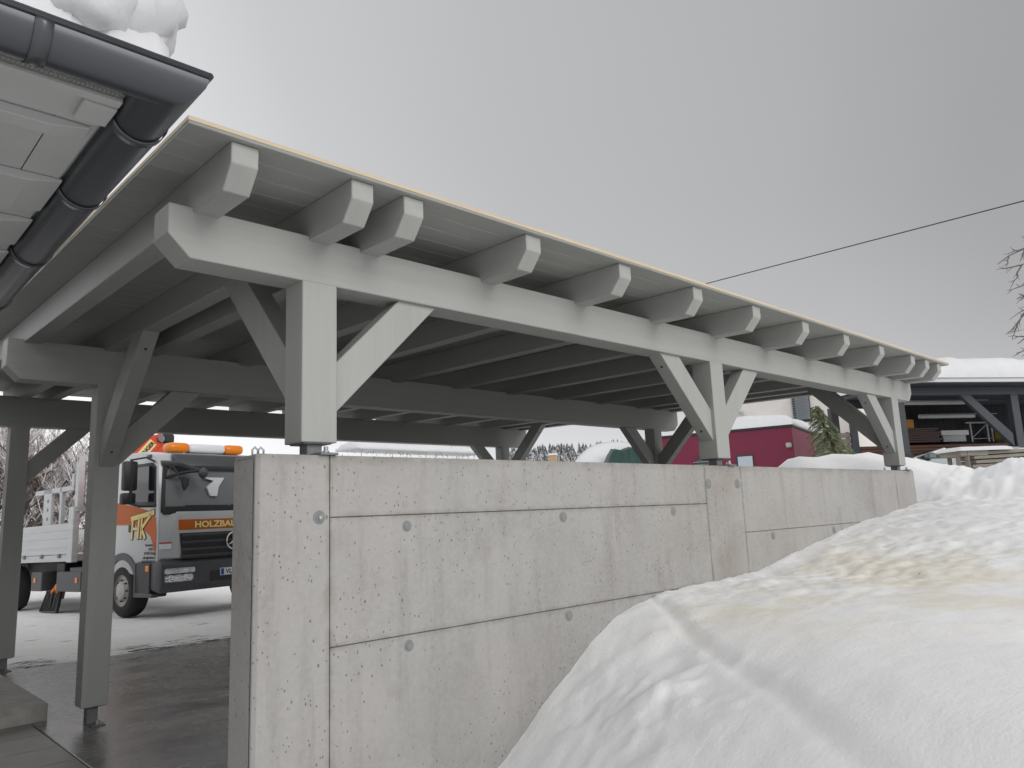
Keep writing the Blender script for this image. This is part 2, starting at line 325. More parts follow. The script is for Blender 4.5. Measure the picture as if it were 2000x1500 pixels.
# ------------------------------------------------------------------ mesh helpers
class MB:
    def __init__(s): s.v = []; s.f = []
    def add(s, vs_, fs): 
        o = len(s.v); s.v += [tuple(map(float, p)) for p in vs_]; s.f += [tuple(i+o for i in f) for f in fs]; return s
    def box(s, a, b):
        (x0, y0, z0), (x1, y1, z1) = a, b
        return s.add([(x0,y0,z0),(x1,y0,z0),(x1,y1,z0),(x0,y1,z0),(x0,y0,z1),(x1,y0,z1),(x1,y1,z1),(x0,y1,z1)],
                     [(0,3,2,1),(4,5,6,7),(0,1,5,4),(1,2,6,5),(2,3,7,6),(3,0,4,7)])
    def prism(s, poly, ext):
        n = len(poly); e = np.array(ext, float); p = [np.array(q, float) for q in poly]
        nn = np.cross(p[1]-p[0], p[2]-p[1])
        if nn @ e > 0: p = p[::-1]
        return s.add(p + [q+e for q in p], [tuple(range(n)), tuple(range(2*n-1, n-1, -1))] + [(i, i+n, (i+1) % n+n, (i+1) % n) for i in range(n)])
    def tube(s, pts, rad, seg=8, cap=True):
        pts = [Vector(p) for p in pts]; rads = rad if isinstance(rad, (list, tuple)) else [rad]*len(pts)
        o = len(s.v); prev = None
        for i, p in enumerate(pts):
            d = ((pts[min(i+1, len(pts)-1)]-p).normalized() + (p-pts[max(i-1, 0)]).normalized())
            d = d.normalized() if d.length > 1e-6 else Vector((0, 0, 1))
            a = prev if prev else (Vector((0, 0, 1)) if abs(d.z) < .9 else Vector((1, 0, 0)))
            a = (a - d*a.dot(d)).normalized(); prev = a; b = d.cross(a)
            for k in range(seg):
                t = 2*math.pi*k/seg; s.v.append(tuple(p + (a*math.cos(t)+b*math.sin(t))*rads[i]))
        for i in range(len(pts)-1):
            for k in range(seg):
                s.f.append((o+i*seg+k, o+i*seg+(k+1) % seg, o+(i+1)*seg+(k+1) % seg, o+(i+1)*seg+k))
        if cap:
            s.f.append(tuple(o+k for k in range(seg))[::-1]); s.f.append(tuple(o+(len(pts)-1)*seg+k for k in range(seg)))
        return s
    def lathe(s, prof, c, axis='y', seg=24):
        o = len(s.v); n = len(prof)
        for k in range(seg):
            t = 2*math.pi*k/seg
            for (r_, h) in prof:
                q = {'x': (h, r_*math.cos(t), r_*math.sin(t)), 'y': (r_*math.sin(t), h, r_*math.cos(t)), 'z': (r_*math.cos(t), r_*math.sin(t), h)}[axis]
                s.v.append((c[0]+q[0], c[1]+q[1], c[2]+q[2]))
        for k in range(seg):
            for i in range(n-1):
                a, b = o+k*n+i, o+((k+1) % seg)*n+i
                s.f.append((a, a+1, b+1, b))
        return s
    def build(s, name, m, parent=None, bevel=0, smooth=False, seg=1, loc=None):
        me = bpy.data.meshes.new(name); me.from_pydata(s.v, [], s.f); me.update()
        bm = bmesh.new(); bm.from_mesh(me)
        if bevel:
            ed = [e for e in bm.edges if len(e.link_faces) == 2 and e.calc_face_angle(0) > .5]
            bmesh.ops.bevel(bm, geom=ed, offset=bevel, segments=seg, affect='EDGES', profile=.5)
        bmesh.ops.recalc_face_normals(bm, faces=bm.faces)
        bm.to_mesh(me); bm.free()
        if smooth:
            me.polygons.foreach_set('use_smooth', [True]*len(me.polygons))
            if smooth == 'auto': 
                try: me.set_sharp_from_angle(angle=R(40))
                except Exception: pass
        me.materials.append(m)
        o = bpy.data.objects.new(name, me); col.objects.link(o); o.parent = parent
        if loc is not None: o.location = loc
        return o
def box(name, a, b, m, parent=None, bevel=0, **k): return MB().box(a, b).build(name, m, parent, bevel, **k)
def share(o, parent, loc=(0, 0, 0), name=None):
    c = o.copy(); col.objects.link(c); c.parent = parent; c.location = loc
    return c
def empty(name, loc=(0, 0, 0)):
    o = bpy.data.objects.new(name, None); col.objects.link(o); o.location = loc; o.empty_display_size = .1; return o
def tag(o, label=None, cat=None, group=None, kind=None):
    if label: o['label'] = label
    if cat: o['category'] = cat
    if group: o['group'] = group
    if kind: o['kind'] = kind
    return o
def text_mesh(name, body, size, m, parent, M4, extrude=.004, bold=0.0, align='LEFT', sx=1.0):
    cu = bpy.data.curves.new(name, 'FONT'); cu.body = body; cu.size = size; cu.extrude = extrude; cu.offset = bold; cu.align_x = align; cu.resolution_u = 3
    t = bpy.data.objects.new(name, cu); col.objects.link(t)
    dg = bpy.context.evaluated_depsgraph_get(); me = bpy.data.meshes.new_from_object(t.evaluated_get(dg))
    bpy.data.objects.remove(t); bpy.data.curves.remove(cu)
    me.transform(M4 @ Matrix.Diagonal((sx, 1, 1, 1))); me.materials.clear(); me.materials.append(m); me.name = name
    o = bpy.data.objects.new(name, me); col.objects.link(o); o.parent = parent; return o

# value noise for terrain
_rs = np.random.RandomState(7); _G = _rs.rand(256, 256)
def vnoise(x, y):
    xi = np.floor(x).astype(int); yi = np.floor(y).astype(int); fx = x-xi; fy = y-yi
    fx = fx*fx*(3-2*fx); fy = fy*fy*(3-2*fy)
    g = lambda a, b: _G[a % 256, b % 256]
    return (g(xi, yi)*(1-fx)+g(xi+1, yi)*fx)*(1-fy) + (g(xi, yi+1)*(1-fx)+g(xi+1, yi+1)*fx)*fy - .5
def fbm(x, y, f, o=4):
    r = 0; a = 1.0
    for i in range(o): r = r + a*vnoise(x*f+17.3*i, y*f-9.1*i); f *= 2.03; a *= .5
    return r
def sst(x, a, b): 
    t = np.clip((x-a)/(b-a), 0, 1); return t*t*(3-2*t)

# ------------------------------------------------------------------ terrain
ZG = -1.885
_T = np.linspace(-10, 500, 20401)
_S = np.interp(_T, [-10, -1, .7, 1.39, 1.71, 2.05, 2.32, 2.49, 2.72, 3.09, 3.72, 4.36, 4.92, 5.67, 6.42, 7.27, 8.44, 10, 13, 20, 60, 500],
               [ZG, ZG, -1.9, -1.76, -1.53, -1.306, -1.138, -1.044, -.984, -.951, -.933, -.917, -.836, -.741, -.624, -.534, -.427, -.40, -.36, -.34, -.3, -.3])
_k = np.hanning(9); _S = np.convolve(np.pad(_S, 4, 'edge'), _k/_k.sum(), 'valid')
def prof(t): return np.interp(t, _T, _S)
_crest = [(1520,915),(1545,903),(1560,895),(1600,891),(1660,893),(1720,888),(1790,893),(1830,903),(1880,908),(1905,915),(1940,905),(1980,896),(2000,898),(2060,893)]
_cp = np.array([on(a, b, 0, 10.4) for a, b in _crest])[::-1]
CY = np.concatenate([[-30, -8], _cp[:, 1], [3.4, 5, 40]]); CZ = np.concatenate([[-.3, .1], _cp[:, 2], [-.1, -.9, -1.2]])
def h_base(x, y):
    out = prof(x + .5*(1-sst(x, 1.1, 3.0))*np.clip(-y-.145, 0, 9))
    inn = ZG - .07 + 0*x
    snowy = sst(y, 6.93, 7.12); inn = inn + snowy*.078
    inn = inn - .02*np.clip(y-10.2, 0, 40)
    pv = sst(-x, .0, .1)
    up = sst(x, 8.65, 9.5); inn = inn*(1-up) + prof(x)*up
    m = sst(y, -.06, .06)
    left = sst(x, -.05, .05)                # west of the wall end both sides are level
    h = np.where(x < .0, inn, out*(1-m) + inn*m)
    h = np.where((x < .0) & (y < .2), ZG-.07, h)
    east = sst(x, 11.2, 13.5); h = h*(1-east) + (-.95-.01*np.clip(y, 0, 60))*east
    cz = np.interp(y, CY, CZ)
    rid = cz - 1.15*np.abs(x-10.4 + .25*vnoise(x*0+3, y*1.3))**1.6*np.where(x < 10.4, .52, .8)
    k = .06; dlt = rid-h
    h = np.where(x > 8.5, h + .5*(dlt+np.sqrt(dlt*dlt+k*k))*sst(x, 8.5, 9.0), h)
    Rr = np.hypot(x-3, y-3)
    h = h + 26*sst(Rr, 150, 420) + 1.2*fbm(x, y, .02, 3)*sst(Rr, 40, 90)
    return h
def hit(px, py, t0=1.0, t1=25):
    d = ray(px, py); ts = np.linspace(t0, t1, 4000); P = CAM + ts[:, None]*d
    b = np.nonzero(P[:, 2] < h_base(P[:, 0], P[:, 1]))[0]
    return P[b[0]] if len(b) else P[-1]
def poly_dist(x, y, pts):
    best = np.full(x.shape, 1e9); side = np.zeros(x.shape)
    for a, b in zip(pts[:-1], pts[1:]):
        ax, ay = a[:2]; bx, by = b[:2]; L2 = (bx-ax)**2+(by-ay)**2
        t = np.clip(((x-ax)*(bx-ax)+(y-ay)*(by-ay))/L2, 0, 1)
        dx = x-ax-t*(bx-ax); dy = y-ay-t*(by-ay); d = np.hypot(dx, dy)
        s_ = np.sign((bx-ax)*dy-(by-ay)*dx); side = np.where(d < best, s_, side); best = np.minimum(best, d)
    return best, side
GROOVE = [hit(*p) for p in ((1290,1170),(1350,1228),(1400,1268),(1432,1292),(1480,1318),(1540,1352),(1600,1400),(1660,1448),(1760,1540))]
RIDGE1 = [hit(*p) for p in ((1250,1400),(1275,1375),(1300,1330),(1350,1305),(1432,1292))]
LUMPS = [(hit(*p), r_, a_) for p, r_, a_ in (((1262,1366),.10,.05),((1290,1352),.09,.05),((1320,1345),.08,.035),((1235,1395),.11,.05),((1300,1262),.16,-.045),((1325,1285),.10,-.04),((1270,1245),.12,.035),((1270,1490),.14,.04),((1085,1470),.12,.03),((1390,1200),.2,-.03),((1560,1120),.12,.04),((1620,1130),.15,-.03),((1500,1140),.1,.03),((1690,1150),.2,.04),((1745,1125),.15,-.035))]
def h_full(x, y):
    h = h_base(x, y)
    outm = (1-sst(y, -.05, .02))*sst(x, .6, 1.4) + sst(x, 8.8, 9.4)
    outm = np.clip(outm, 0, 1)
    h = h + outm*(.026*fbm(x, y, .9, 4) + .014*fbm(x, y, 5.0, 3)*(.35+np.clip(fbm(x, y, .6, 2)+.3, 0, 1)))
    # trampled, lumpy snow along the wall and across the middle of the bank
    tr_ = np.exp(-((y+.55)/.75)**2)*sst(x, 2.2, 3.4) + .8*np.exp(-((y+1.9)/.6)**2)*sst(x, 4.0, 5.0)
    bil = np.abs(fbm(x, y, 3.4, 3)); bil2 = np.abs(fbm(x+9, y, 8.5, 3))
    h = h + outm*np.clip(tr_, 0, 1)*(.050*(.30-bil) + .018*(.28-bil2))
    rough = np.exp(-((x-4.6)/1.6)**2)*np.exp(-((y+1.1)/.7)**2)
    h = h + outm*rough*.05*np.abs(fbm(x, y, 6, 3))
    d, s_ = poly_dist(x, y, GROOVE)
    h = h - .024*np.exp(-(d/.045)**2) - .020*sst(-d*s_, -.05, .05)*np.exp(-(d/.45)**2)
    cg = np.exp(-((x-LUMPS[0][0][0])**2+(y-LUMPS[0][0][1])**2)/.16); h = h + cg*.05*np.clip(fbm(x, y, 11, 3), 0, 1)
    d, _ = poly_dist(x, y, RIDGE1); h = h + .015*np.exp(-(d/.05)**2)
    for c, r_, a_ in LUMPS: h = h + .55*a_*np.exp(-((x-c[0])**2+(y-c[1])**2)/(r_*r_))
    # crumbly flank where the pile was shovelled against the wall
    fl_ = np.exp(-((x-1.9-.25*(y+.1))/.55)**2)*(1-sst(y, -.05, .0))*sst(y, -2.4, -1.2)
    h = h + fl_*(.022*(.28-np.abs(fbm(x, y+3, 4.5, 3))) + .016*(.26-np.abs(fbm(x-5, y, 12, 3))))
    # clods along the crest of the pile
    cl = np.exp(-((x-10.2)/1.0)**2); h = h + cl*(.14*np.clip(fbm(x, y, 2.6, 3), -.2, 1)+.06*(.3-np.abs(fbm(x, y, 5.5, 3))))*sst(x, 8.7, 9.3)
    yard = sst(y, 7.0, 7.3)*(1-sst(x, 8.3, 9))
    h = h + yard*(.03*fbm(x, y, .5, 4) + .012*fbm(x, y, 4, 3))
    return h
def spaced(segs):
    out = []
    for a, b, st in segs: out.append(np.arange(a, b, st))
    return np.concatenate(out)
def geo(a, st, end, g=1.18):
    r_ = [a]
    while abs(r_[-1]) < abs(end): r_.append(r_[-1]+st); st *= g
    return np.array(r_)
xs = np.concatenate([geo(-2, -.3, -600)[::-1], np.arange(-1.7, .8, .08), np.arange(.8, 8.5, .028), np.arange(8.5, 13, .06), geo(13.05, .12, 700)])
ys = np.concatenate([geo(-4.6, -.12, -600)[::-1], np.arange(-4.5, .1, .028), np.arange(.1, 6.9, .25), np.arange(6.9, 9, .05), np.arange(9, 15, .12), geo(15.1, .25, 700)])
xs = np.unique(np.round(xs, 4)); ys = np.unique(np.round(ys, 4))
XX, YY = np.meshgrid(xs, ys); ZZ = h_full(XX, YY)
nx, ny = len(xs), len(ys)
me = bpy.data.meshes.new('snowy_ground')
me.vertices.add(nx*ny); me.vertices.foreach_set('co', np.stack([XX, YY, ZZ], -1).ravel())
ii = (np.arange(ny-1)[:, None]*nx + np.arange(nx-1)[None, :]).ravel()
quads = np.stack([ii, ii+1, ii+nx+1, ii+nx], -1)
me.loops.add(quads.size); me.loops.foreach_set('vertex_index', quads.ravel())
me.polygons.add(len(quads)); me.polygons.foreach_set('loop_start', np.arange(len(quads))*4); me.polygons.foreach_set('loop_total', np.full(len(quads), 4))
me.polygons.foreach_set('use_smooth', np.ones(len(quads), bool)); me.update(); me.validate()
me.materials.append(M_SNOW)
ground = bpy.data.objects.new('snowy_ground', me); col.objects.link(ground); tag(ground, 'snow covered ground with a yellow stained bank beside the concrete wall', kind='structure')
def hz(x, y): return float(h_full(np.array([float(x)]), np.array([float(y)]))[0])

# driveway slab
drive = box('driveway', (-.045, -.1, ZG-.1), (8.6, 7.12, ZG), M_DRIVE, bevel=.006)
tag(drive, 'dark wet concrete driveway slab under the carport', kind='structure')
# paved strip at the house
paving = box('paved_strip', (-2.6, .6, ZG-.12), (-.05, 4.03, ZG-.012), M_GROUT)
tag(paving, 'strip of large grey concrete pavers beside the driveway', kind='structure')
pw, pd = .845, .475
pv = MB().box((0, 0, 0), (pw-.012, pd-.010, .05)).build('paver', M_PAVER, paving, .004)
first = True
yy = [3.555-i*pd for i in range(-1, 6)]
for j, y0 in enumerate(yy):
    for i in range(3):
        x1 = -.055 - i*pw - (0)
        y_top = min(y0+pd, 4.02)
        loc = (x1-pw+.012, y0+.005, ZG-.05)
        if y0+pd > 4.04: continue
        if first: pv.location = loc; first = False
        else: share(pv, paving, loc)
step = tag(box('concrete_step', (-2.6, 4.035, ZG-.02), (.072, 6.75, ZG+.136), M_STEP, bevel=.006), 'low grey concrete step block beside the timber post', 'step')

# ------------------------------------------------------------------ carport
carport = tag(empty('carport', (4.2, 3.5, ZG)), 'grey painted timber carport with exposed rafters on a concrete wall', 'carport')
CO = Vector((4.2, 3.5, ZG))
def cbuild(mb, name, m, bevel=.004, parent=None):
    p = parent if parent else carport
    off = CO if p is carport else Vector(p.get('_o', CO))
    mb.v = [(a-off.x, b-off.y, c-off.z) for a, b, c in mb.v]
    return mb.build(name, m, p, bevel)
# parts keep the carport's origin, so sub-parts share it too
def zb(y): return 1.117 + .0222*(y+.1033)
def zt(y): return 1.311 + .0222*(y+.525)
YE = 7.95
P1, P2, P3, WX, WY = .1821, 4.0432, 8.1761, .2, .1849
rows = [dict(y=-.1033, z=.8931, t=1.1436), dict(y=3.4995, z=.8931, t=1.2235), dict(y=7.063, z=.9407, t=1.302)]
QX0, QX1 = -.4948, 8.903
for i, r_ in enumerate(rows):
    x1 = QX1 if i == 0 else 8.86
    c = .103
    cbuild(MB().prism([(QX0, r_['y'], r_['t']), (QX0, r_['y'], r_['z']+c), (QX0+c, r_['y'], r_['z']), (x1-c, r_['y'], r_['z']), (x1, r_['y'], r_['z']+c), (x1, r_['y'], r_['t'])], (0, .192, 0)), 'purlin', M_PAINT_X)
# rafters
RX = [-.384, .218, .529, 1.416, 2.305, 3.2, 4.092, 4.999, 5.902, 6.813, 7.751, 8.235, 8.668]
y0 = -.525; c = .088
poly = [(0, y0, zt(y0)-.001), (0, y0, zt(y0)-.099), (0, y0+c, zb(y0+c)), (0, YE-c, zb(YE-c)), (0, YE, zt(YE)-.099), (0, YE, zt(YE)-.001)]
raf = None
for x in RX:
    if raf is None:
        raf = cbuild(MB().prism([(p[0]+RX[0], p[1], p[2]) for p in poly], (.125, 0, 0)), 'rafter', M_PAINT_Y)
    else: share(raf, carport, (x-RX[0], 0, 0))
# roof deck: raw panel above, grooved painted boards below
RXA, RXB, RYA, RYB = -.585, 9.0, -.566, 8.02
deck = cbuild(MB().prism([(RXA, RYA, zt(RYA)+.012), (RXA, RYB, zt(RYB)+.012), (RXA, RYB, zt(RYB)+.032), (RXA, RYA, zt(RYA)+.032)], (RXB-RXA, 0, 0)), 'roof_deck', M_RAW, .0015)
bw = .166
yb = RYA+.004; bd0 = None; k = 0
g = .0055
while yb < RYB-.01:
    w = min(bw, RYB-.004-yb)
    pr = [(RXA+.004, yb+g, zt(yb+g)), (RXA+.004, yb+w-g, zt(yb+w-g)), (RXA+.004, yb+w-.0008, zt(yb+w)+g), (RXA+.004, yb+w-.0008, zt(yb+w)+.012), (RXA+.004, yb+.0008, zt(yb)+.012), (RXA+.004, yb+.0008, zt(yb)+g)]
    if bd0 is None or w < bw:
        b_ = cbuild(MB().prism(pr, (RXB-RXA-.008, 0, 0)), 'roof_board', M_BOARD, 0, deck)
        if bd0 is None: bd0 = b_
    else: share(bd0, deck, (0, k*bw, k*bw*.0222))
    yb += bw; k += 1

def post_foot(p, x, y, z0, z1):
    xc, yc = x+WX/2, y+WY/2; s_ = .042
    cbuild(MB().box((xc-s_, yc-s_, z0), (xc+s_, yc+s_, z1+.004)).box((xc-.078, yc-.078, z1-.007), (xc+.078, yc+.078, z1+.003)), 'post_foot', M_GALV_D, .003, p)
    cbuild(MB().box((xc-.03, yc-.16, z0), (xc+.07, yc+.04, z0+.012)), 'base_plate', M_GALV_D, .002, p)
    cbuild(MB().lathe([(0, .035), (.012, .035), (.012, .012), (.018, .012), (.018, 0)], (xc+.02, yc-.12, z0+.01), 'z', 8), 'anchor_bolt', M_GALV, 0, p)
def make_post(x, y, z0, z1, foot):
    p = cbuild(MB().box((x, y, z0), (x+WX, y+WY, z1+.004)), 'post', M_PAINT_Z, .004)
    post_foot(p, x, y, foot, z0)
    return p
WT = -.0142        # wall top
for x in (P1, P2, P3): make_post(x, -.1048, .0539, rows[0]['z'], WT)
for i in (1, 2):
    for x in (P1, P3): make_post(x, rows[i]['y']-.0015, -1.742, rows[i]['z'], ZG if i == 1 else ZG)
def bolt(parent, p, nrm):
    d = Vector(nrm).normalized(); p = Vector(p)
    cbuild(MB().tube([p-d*.004, p+d*.003], .011, 8).tube([p, p+d*.006], .006, 6), 'bolt', M_BOLT, 0, parent)
def brace_x(row, xf, sgn, h0=.205):
    r_ = rows[row]; zt_ = r_['z']; dz = zt_-.8931; yc = r_['y']-.0015+WY/2; t = .06
    z0 = h0+dz; d = .268
    pl = [(xf-sgn*.004, z0-.004), (xf+sgn*(zt_-z0+.003), zt_+.003), (xf+sgn*(zt_-z0-d+.003), zt_+.003), (xf-sgn*.004, z0+d-.004)]
    b_ = cbuild(MB().prism([(a, yc-t, b) for a, b in pl], (0, 2*t, 0)), 'brace', M_PAINT_Z, .004)
    for f in (.12, .86): bolt(b_, (xf+sgn*f*(zt_-z0), yc, z0+f*(zt_-z0)), (sgn, 0, -1))
def brace_y(x, yf, sgn, h0=.235, w=.125):
    d = .28; pl = []
    def top(h): 
        y = yf+sgn*.9
        for _ in range(6): y = yf+sgn*(zb(y)-h)
        return y
    ya, yb_ = top(h0), top(h0+d)
    pl = [(yf-sgn*.004, h0-.004), (ya+sgn*.003, zb(ya)+.003), (yb_+sgn*.003, zb(yb_)+.003), (yf-sgn*.004, h0+d-.004)]
    b_ = cbuild(MB().prism([(x, a, b) for a, b in pl], (w, 0, 0)), 'brace', M_PAINT_Z, .004)
    for f in (.12, .88): bolt(b_, (x+w/2, yf+f*(ya-yf), h0+f*(zb(ya)-h0)), (0, sgn, -1))
brace_x(0, P1+WX, 1); brace_x(0, P2, -1); brace_x(0, P2+WX, 1); brace_x(0, P3, -1)
for i in (1, 2): brace_x(i, P1+WX, 1); brace_x(i, P3, -1)
brace_y(.219, .080, 1); brace_y(8.236, .080, 1)
brace_y(.219, rows[1]['y']-.0015, -1, .19); brace_y(8.236, rows[1]['y']-.0015, -1, .19)
brace_y(8.236, rows[2]['y']-.0015, -1, .22)

# ------------------------------------------------------------------ concrete wall with formwork panels
WX0, WX1, WY0, WY1 = -.067, 8.47, -.145, .119
wall = tag(empty('concrete_wall', (4.2, 0, ZG)), 'fair faced concrete wall with formwork joints and tie plugs below the carport', 'wall')
WO = Vector((4.2, 0, ZG))
def wbuild(mb, name, m, bevel=0, parent=None, smooth=False):
    mb.v = [(a-WO.x, b-WO.y, c-WO.z) for a, b, c in mb.v]; return mb.build(name, m, parent or wall, bevel, smooth=smooth)
wbuild(MB().box((WX0+.012, WY0+.012, ZG-.3), (WX1-.012, WY1, WT-.012)), 'wall_core', M_JOINT)
wbuild(MB().box((WX0, WY0+.03, ZG-.3), (WX0+.012, WY1-.012, WT-.02)), 'end_face', M_CONC, .0)
S1, S2, S3, SA, SB, S4, SD = .3177, 3.7462, 4.3112, -.3247, -.9485, 7.86, -.580
gp = .0022
def panel(xa, xb, za, zb_):
    ch = .018 if xa == WX0 else 0
    top = .014 if zb_ == WT else 0
    mb = MB(); y1 = WY0+.02
    x0, x1, z0, z1 = xa+(gp if not ch else 0), xb-gp, za+gp, zb_-(gp if not top else 0)
    if xb == WX1: x1 = WX1
    pl = [(x0, WY0+ch), (x0+ch, WY0), (x1, WY0), (x1, y1+.02), (x0, y1+.02)] if ch else [(x0, WY0), (x1, WY0), (x1, y1+.02), (x0, y1+.02)]
    mb.prism([(a, b, z0) for a, b in pl], (0, 0, z1-z0))
    return wbuild(mb, 'formwork_panel', M_CONC, .003)
bot = ZG-.3
panel(WX0, S1, bot, WT); panel(S1, S2, SA, WT); panel(S1, S2, SB, SA); panel(S1, S2, bot, SB)
panel(S2, S3, bot, WT); panel(S3, S4, SD, WT); panel(S3, S4, bot, SD); panel(S4, WX1, bot, WT)
wbuild(MB().box((WX0+.004, WY0+.041, WT-.02), (WX1-.004, WY1-.004, WT-.001)), 'wall_top', M_CONC, .004)
for px, py, rad, kind in ((623.4,1010.6,.034,1),(794.5,1027.7,.030,0),(798.8,1261,.030,0),(1099.9,1009.6,.036,0),(1111,1203,.034,0),(1315,999,.034,0),(1383.5,945,.042,0),(1440,945,.042,0),(1510,1046,.036,0),(792,984.6,.022,2),(797.5,1217,.022,2),(1629,1035,.036,0),(1100,975,.022,2),(1313,972,.022,2)):
    p = on(px, py, 1, WY0); prof_ = [(0, -.006), (rad*.55, -.006), (rad*.6, -.0025), (rad, -.0015), (rad, .004)] if kind != 2 else [(0, -.0012), (rad, -.0012), (rad, .004)]
    pl = wbuild(MB().lathe(prof_, p, 'y', 20), 'tie_plug', M_PLUG if kind != 2 else M_PLUG_L, smooth='auto')
    if kind == 1: wbuild(MB().lathe([(0, -.016), (.009, -.016), (.009, -.004)], p, 'y', 8), 'plug_screw', M_GALV, parent=pl)
for x in (.325, .365, -.02, .01, P2+.27, P2+.31, 7.9):
    q = [(x-.012, -.02, WT-.01), (x-.014, -.02, WT+.028), (x, -.02, WT+.042), (x+.014, -.02, WT+.028), (x+.012, -.02, WT-.01)]
    wbuild(MB().tube(q, .0055, 6), 'lifting_loop', M_GALV, smooth=True)

# ------------------------------------------------------------------ house eave at the left
house = tag(empty('house', (-3.0, 2.0, ZG)), 'house corner with grey soffit and anthracite gutters under roof snow', 'house')
HO = Vector((-3.0, 2.0, ZG))
def hbuild(mb, name, m, bevel=0, parent=None, smooth=False):
    mb.v = [(a-HO.x, b-HO.y, c-HO.z) for a, b, c in mb.v]; return mb.build(name, m, parent or house, bevel, smooth=smooth)
GX, GY, GZ, GR = -.90, -1.301, 1.021, .085
hbuild(MB().box((-9, .8, ZG), (-3.1, 12.4, 1.0)), 'wall', mat('pale_house_render', (.50, .49, .47), .9, noise=.05, nscale=3))
SZ = .998
# soffit boards run along the eave
sb = hbuild(MB().box((-6, -1.10, SZ+.02), (-.985, 9, SZ+.05)), 'soffit', M_SOFFIT)

tz = SZ-.035
def eave_y(px, py, z): return float(on(px, py, 2, z)[1])
ya1, ya2 = eave_y(0, 215, tz), eave_y(0, 238, tz); yb1, yb2 = eave_y(0, 338, tz), eave_y(0, 407, tz)
for y1_, y2_, xe in ((ya1, ya2, -1.13), (yb1, yb2, -1.10)) + tuple((yb1+k*(yb1-ya1), yb2+k*(yb1-ya1), -1.10) for k in range(1, 8)):
    pl = [(-2.0, SZ-.0015), (-2.0, tz), (xe, tz), (xe+.11, SZ-.012), (xe+.11, SZ-.0015)]
    hbuild(MB().prism([(a_, y1_, b_) for a_, b_ in pl], (0, y2_-y1_, 0)), 'rafter_tail', M_SOFFIT, .002)
for xa_, xb_, y1_, y2_ in ((-6, -1.0, -1.086, ya1-.002), (-6, -1.128, ya1+.002, 9), (-1.124, -1.0, ya1+.002, 9)):
    hbuild(MB().box((xa_, y1_, SZ), (xb_, y2_, SZ+.0195)), 'soffit_board', M_SOFFIT, .001, sb)
xq = float(on(183, 171, 2, SZ-.02)[0]); yq = eave_y(147, 232, SZ-.02)
hbuild(MB().box((xq, -1.086, SZ-.02), (-.99, yq, SZ-.001)), 'eave_strip', M_SOFFIT, .002)
hbuild(MB().box((-6, -1.131, SZ-.012), (-.987, -1.088, SZ+.05)), 'eave_strip', M_SOFFIT, .002)
# perforated vent strip: bars with real holes
vb = MB(); xv = -.99
for i in range(4):
    yv = -1.132-i*.026
    vb.box((-2.4, yv-.006, SZ-.001), (-.99, yv, SZ+.001))
for i in range(118):
    xv = -.99-i*.012
    for j in range(3):
        yv = -1.138-j*.026
        vb.box((xv-.0045-(.006 if j % 2 else 0), yv-.020, SZ-.001), (xv-(.006 if j % 2 else 0), yv, SZ+.001))
vent = hbuild(vb, 'perforated_vent_strip', mat('vent_metal', (.22, .22, .215), .5, .4)); vent['kind'] = 'stuff'
# half-round gutter: one run along the side, one along the front, mitred corner
def gutter_run(pa, pb, axis, name, seg=14, outer=1, rad=GR):
    mb = MB(); n = seg+1; sect = []
    for k in range(n):
        t = math.pi*k/seg; sect.append((math.cos(t)*rad, -math.sin(t)*rad))
    inner = [(a*.965, b*.965) for a, b in sect][::-1]
    full = sect+inner
    def ring(p, mitre):
        out = []
        for a, b in full:
            if axis == 'y': out.append((p[0]+outer*a, p[1]-(outer*a if mitre else 0), p[2]+b))
            else: out.append((p[0]-(a*outer if mitre else 0), p[1]+outer*a, p[2]+b))
        return out
    r0, r1 = ring(pa, True), ring(pb, False)
    m_ = len(full); mb.add(r0+r1, [(i, (i+1) % m_, (i+1) % m_+m_, i+m_) for i in range(m_)])
    o = hbuild(mb, name, M_GUTTER, smooth='auto')
    return o
gs = gutter_run((GX, GY, GZ), (GX, 8.8, GZ), 'y', 'gutter', outer=1)
gf = gutter_run((GX, GY, GZ), (-6, GY, GZ), 'x', 'gutter', outer=-1)
def bead(pts, parent): hbuild(MB().tube(pts, .011, 8), 'rim_bead', M_GUTTER, parent=parent, smooth=True)
bead([(GX+GR, GY-GR-.004, GZ+.004), (GX+GR, 8.8, GZ+.004)], gs); bead([(GX+GR+.004, GY-GR, GZ+.004), (-6, GY-GR, GZ+.004)], gf)
def collar(axis, s_, parent):
    mb = MB(); pts0 = []
    for wd in (0, .045):
        for k in range(17):
            t = math.pi*k/16; a, b = math.cos(t)*(GR+.004), -math.sin(t)*(GR+.004)
            pts0.append((GX+a, s_+wd, GZ+b) if axis == 'y' else (s_-wd, GY+a, GZ+b))
    mb.add(pts0, [(k, k+1, k+18, k+17) for k in range(16)])
    o = hbuild(mb, 'bracket_strap', M_GUTTER, parent=parent, smooth=True)
    sm = o.modifiers.new('thick', 'SOLIDIFY'); sm.thickness = .002; sm.offset = 1
for s_ in (-1.02, -.33, .55, 1.5, 2.4, 3.3, 4.2): collar('y', s_, gs)
for s_ in (-1.235, -2.0): collar('x', s_, gf)
# roof covering above the soffit (hipped, shallow)
RT = SZ+.052
hbuild(MB().prism([(-.93, -1.27, RT), (-9, -1.27, RT), (-9, 13, RT), (-.93, 13, RT)], (0, 0, .05)), 'roof', M_ANTH, .004)
rise = .22
def roof_z(x, y): return RT+.05+rise*min(-.93-x, y+1.27)
rp_ = MB().add([(-.93, -1.27, RT+.05), (-9, -1.27, RT+.05), (-9, 6.8, roof_z(-9, 6.8)), (-.93, 13, RT+.05), (-9, 13, roof_z(-9, 13))], [(0, 2, 1), (0, 3, 4, 2)])
hbuild(rp_, 'roof_slope', M_SNOWCAP)
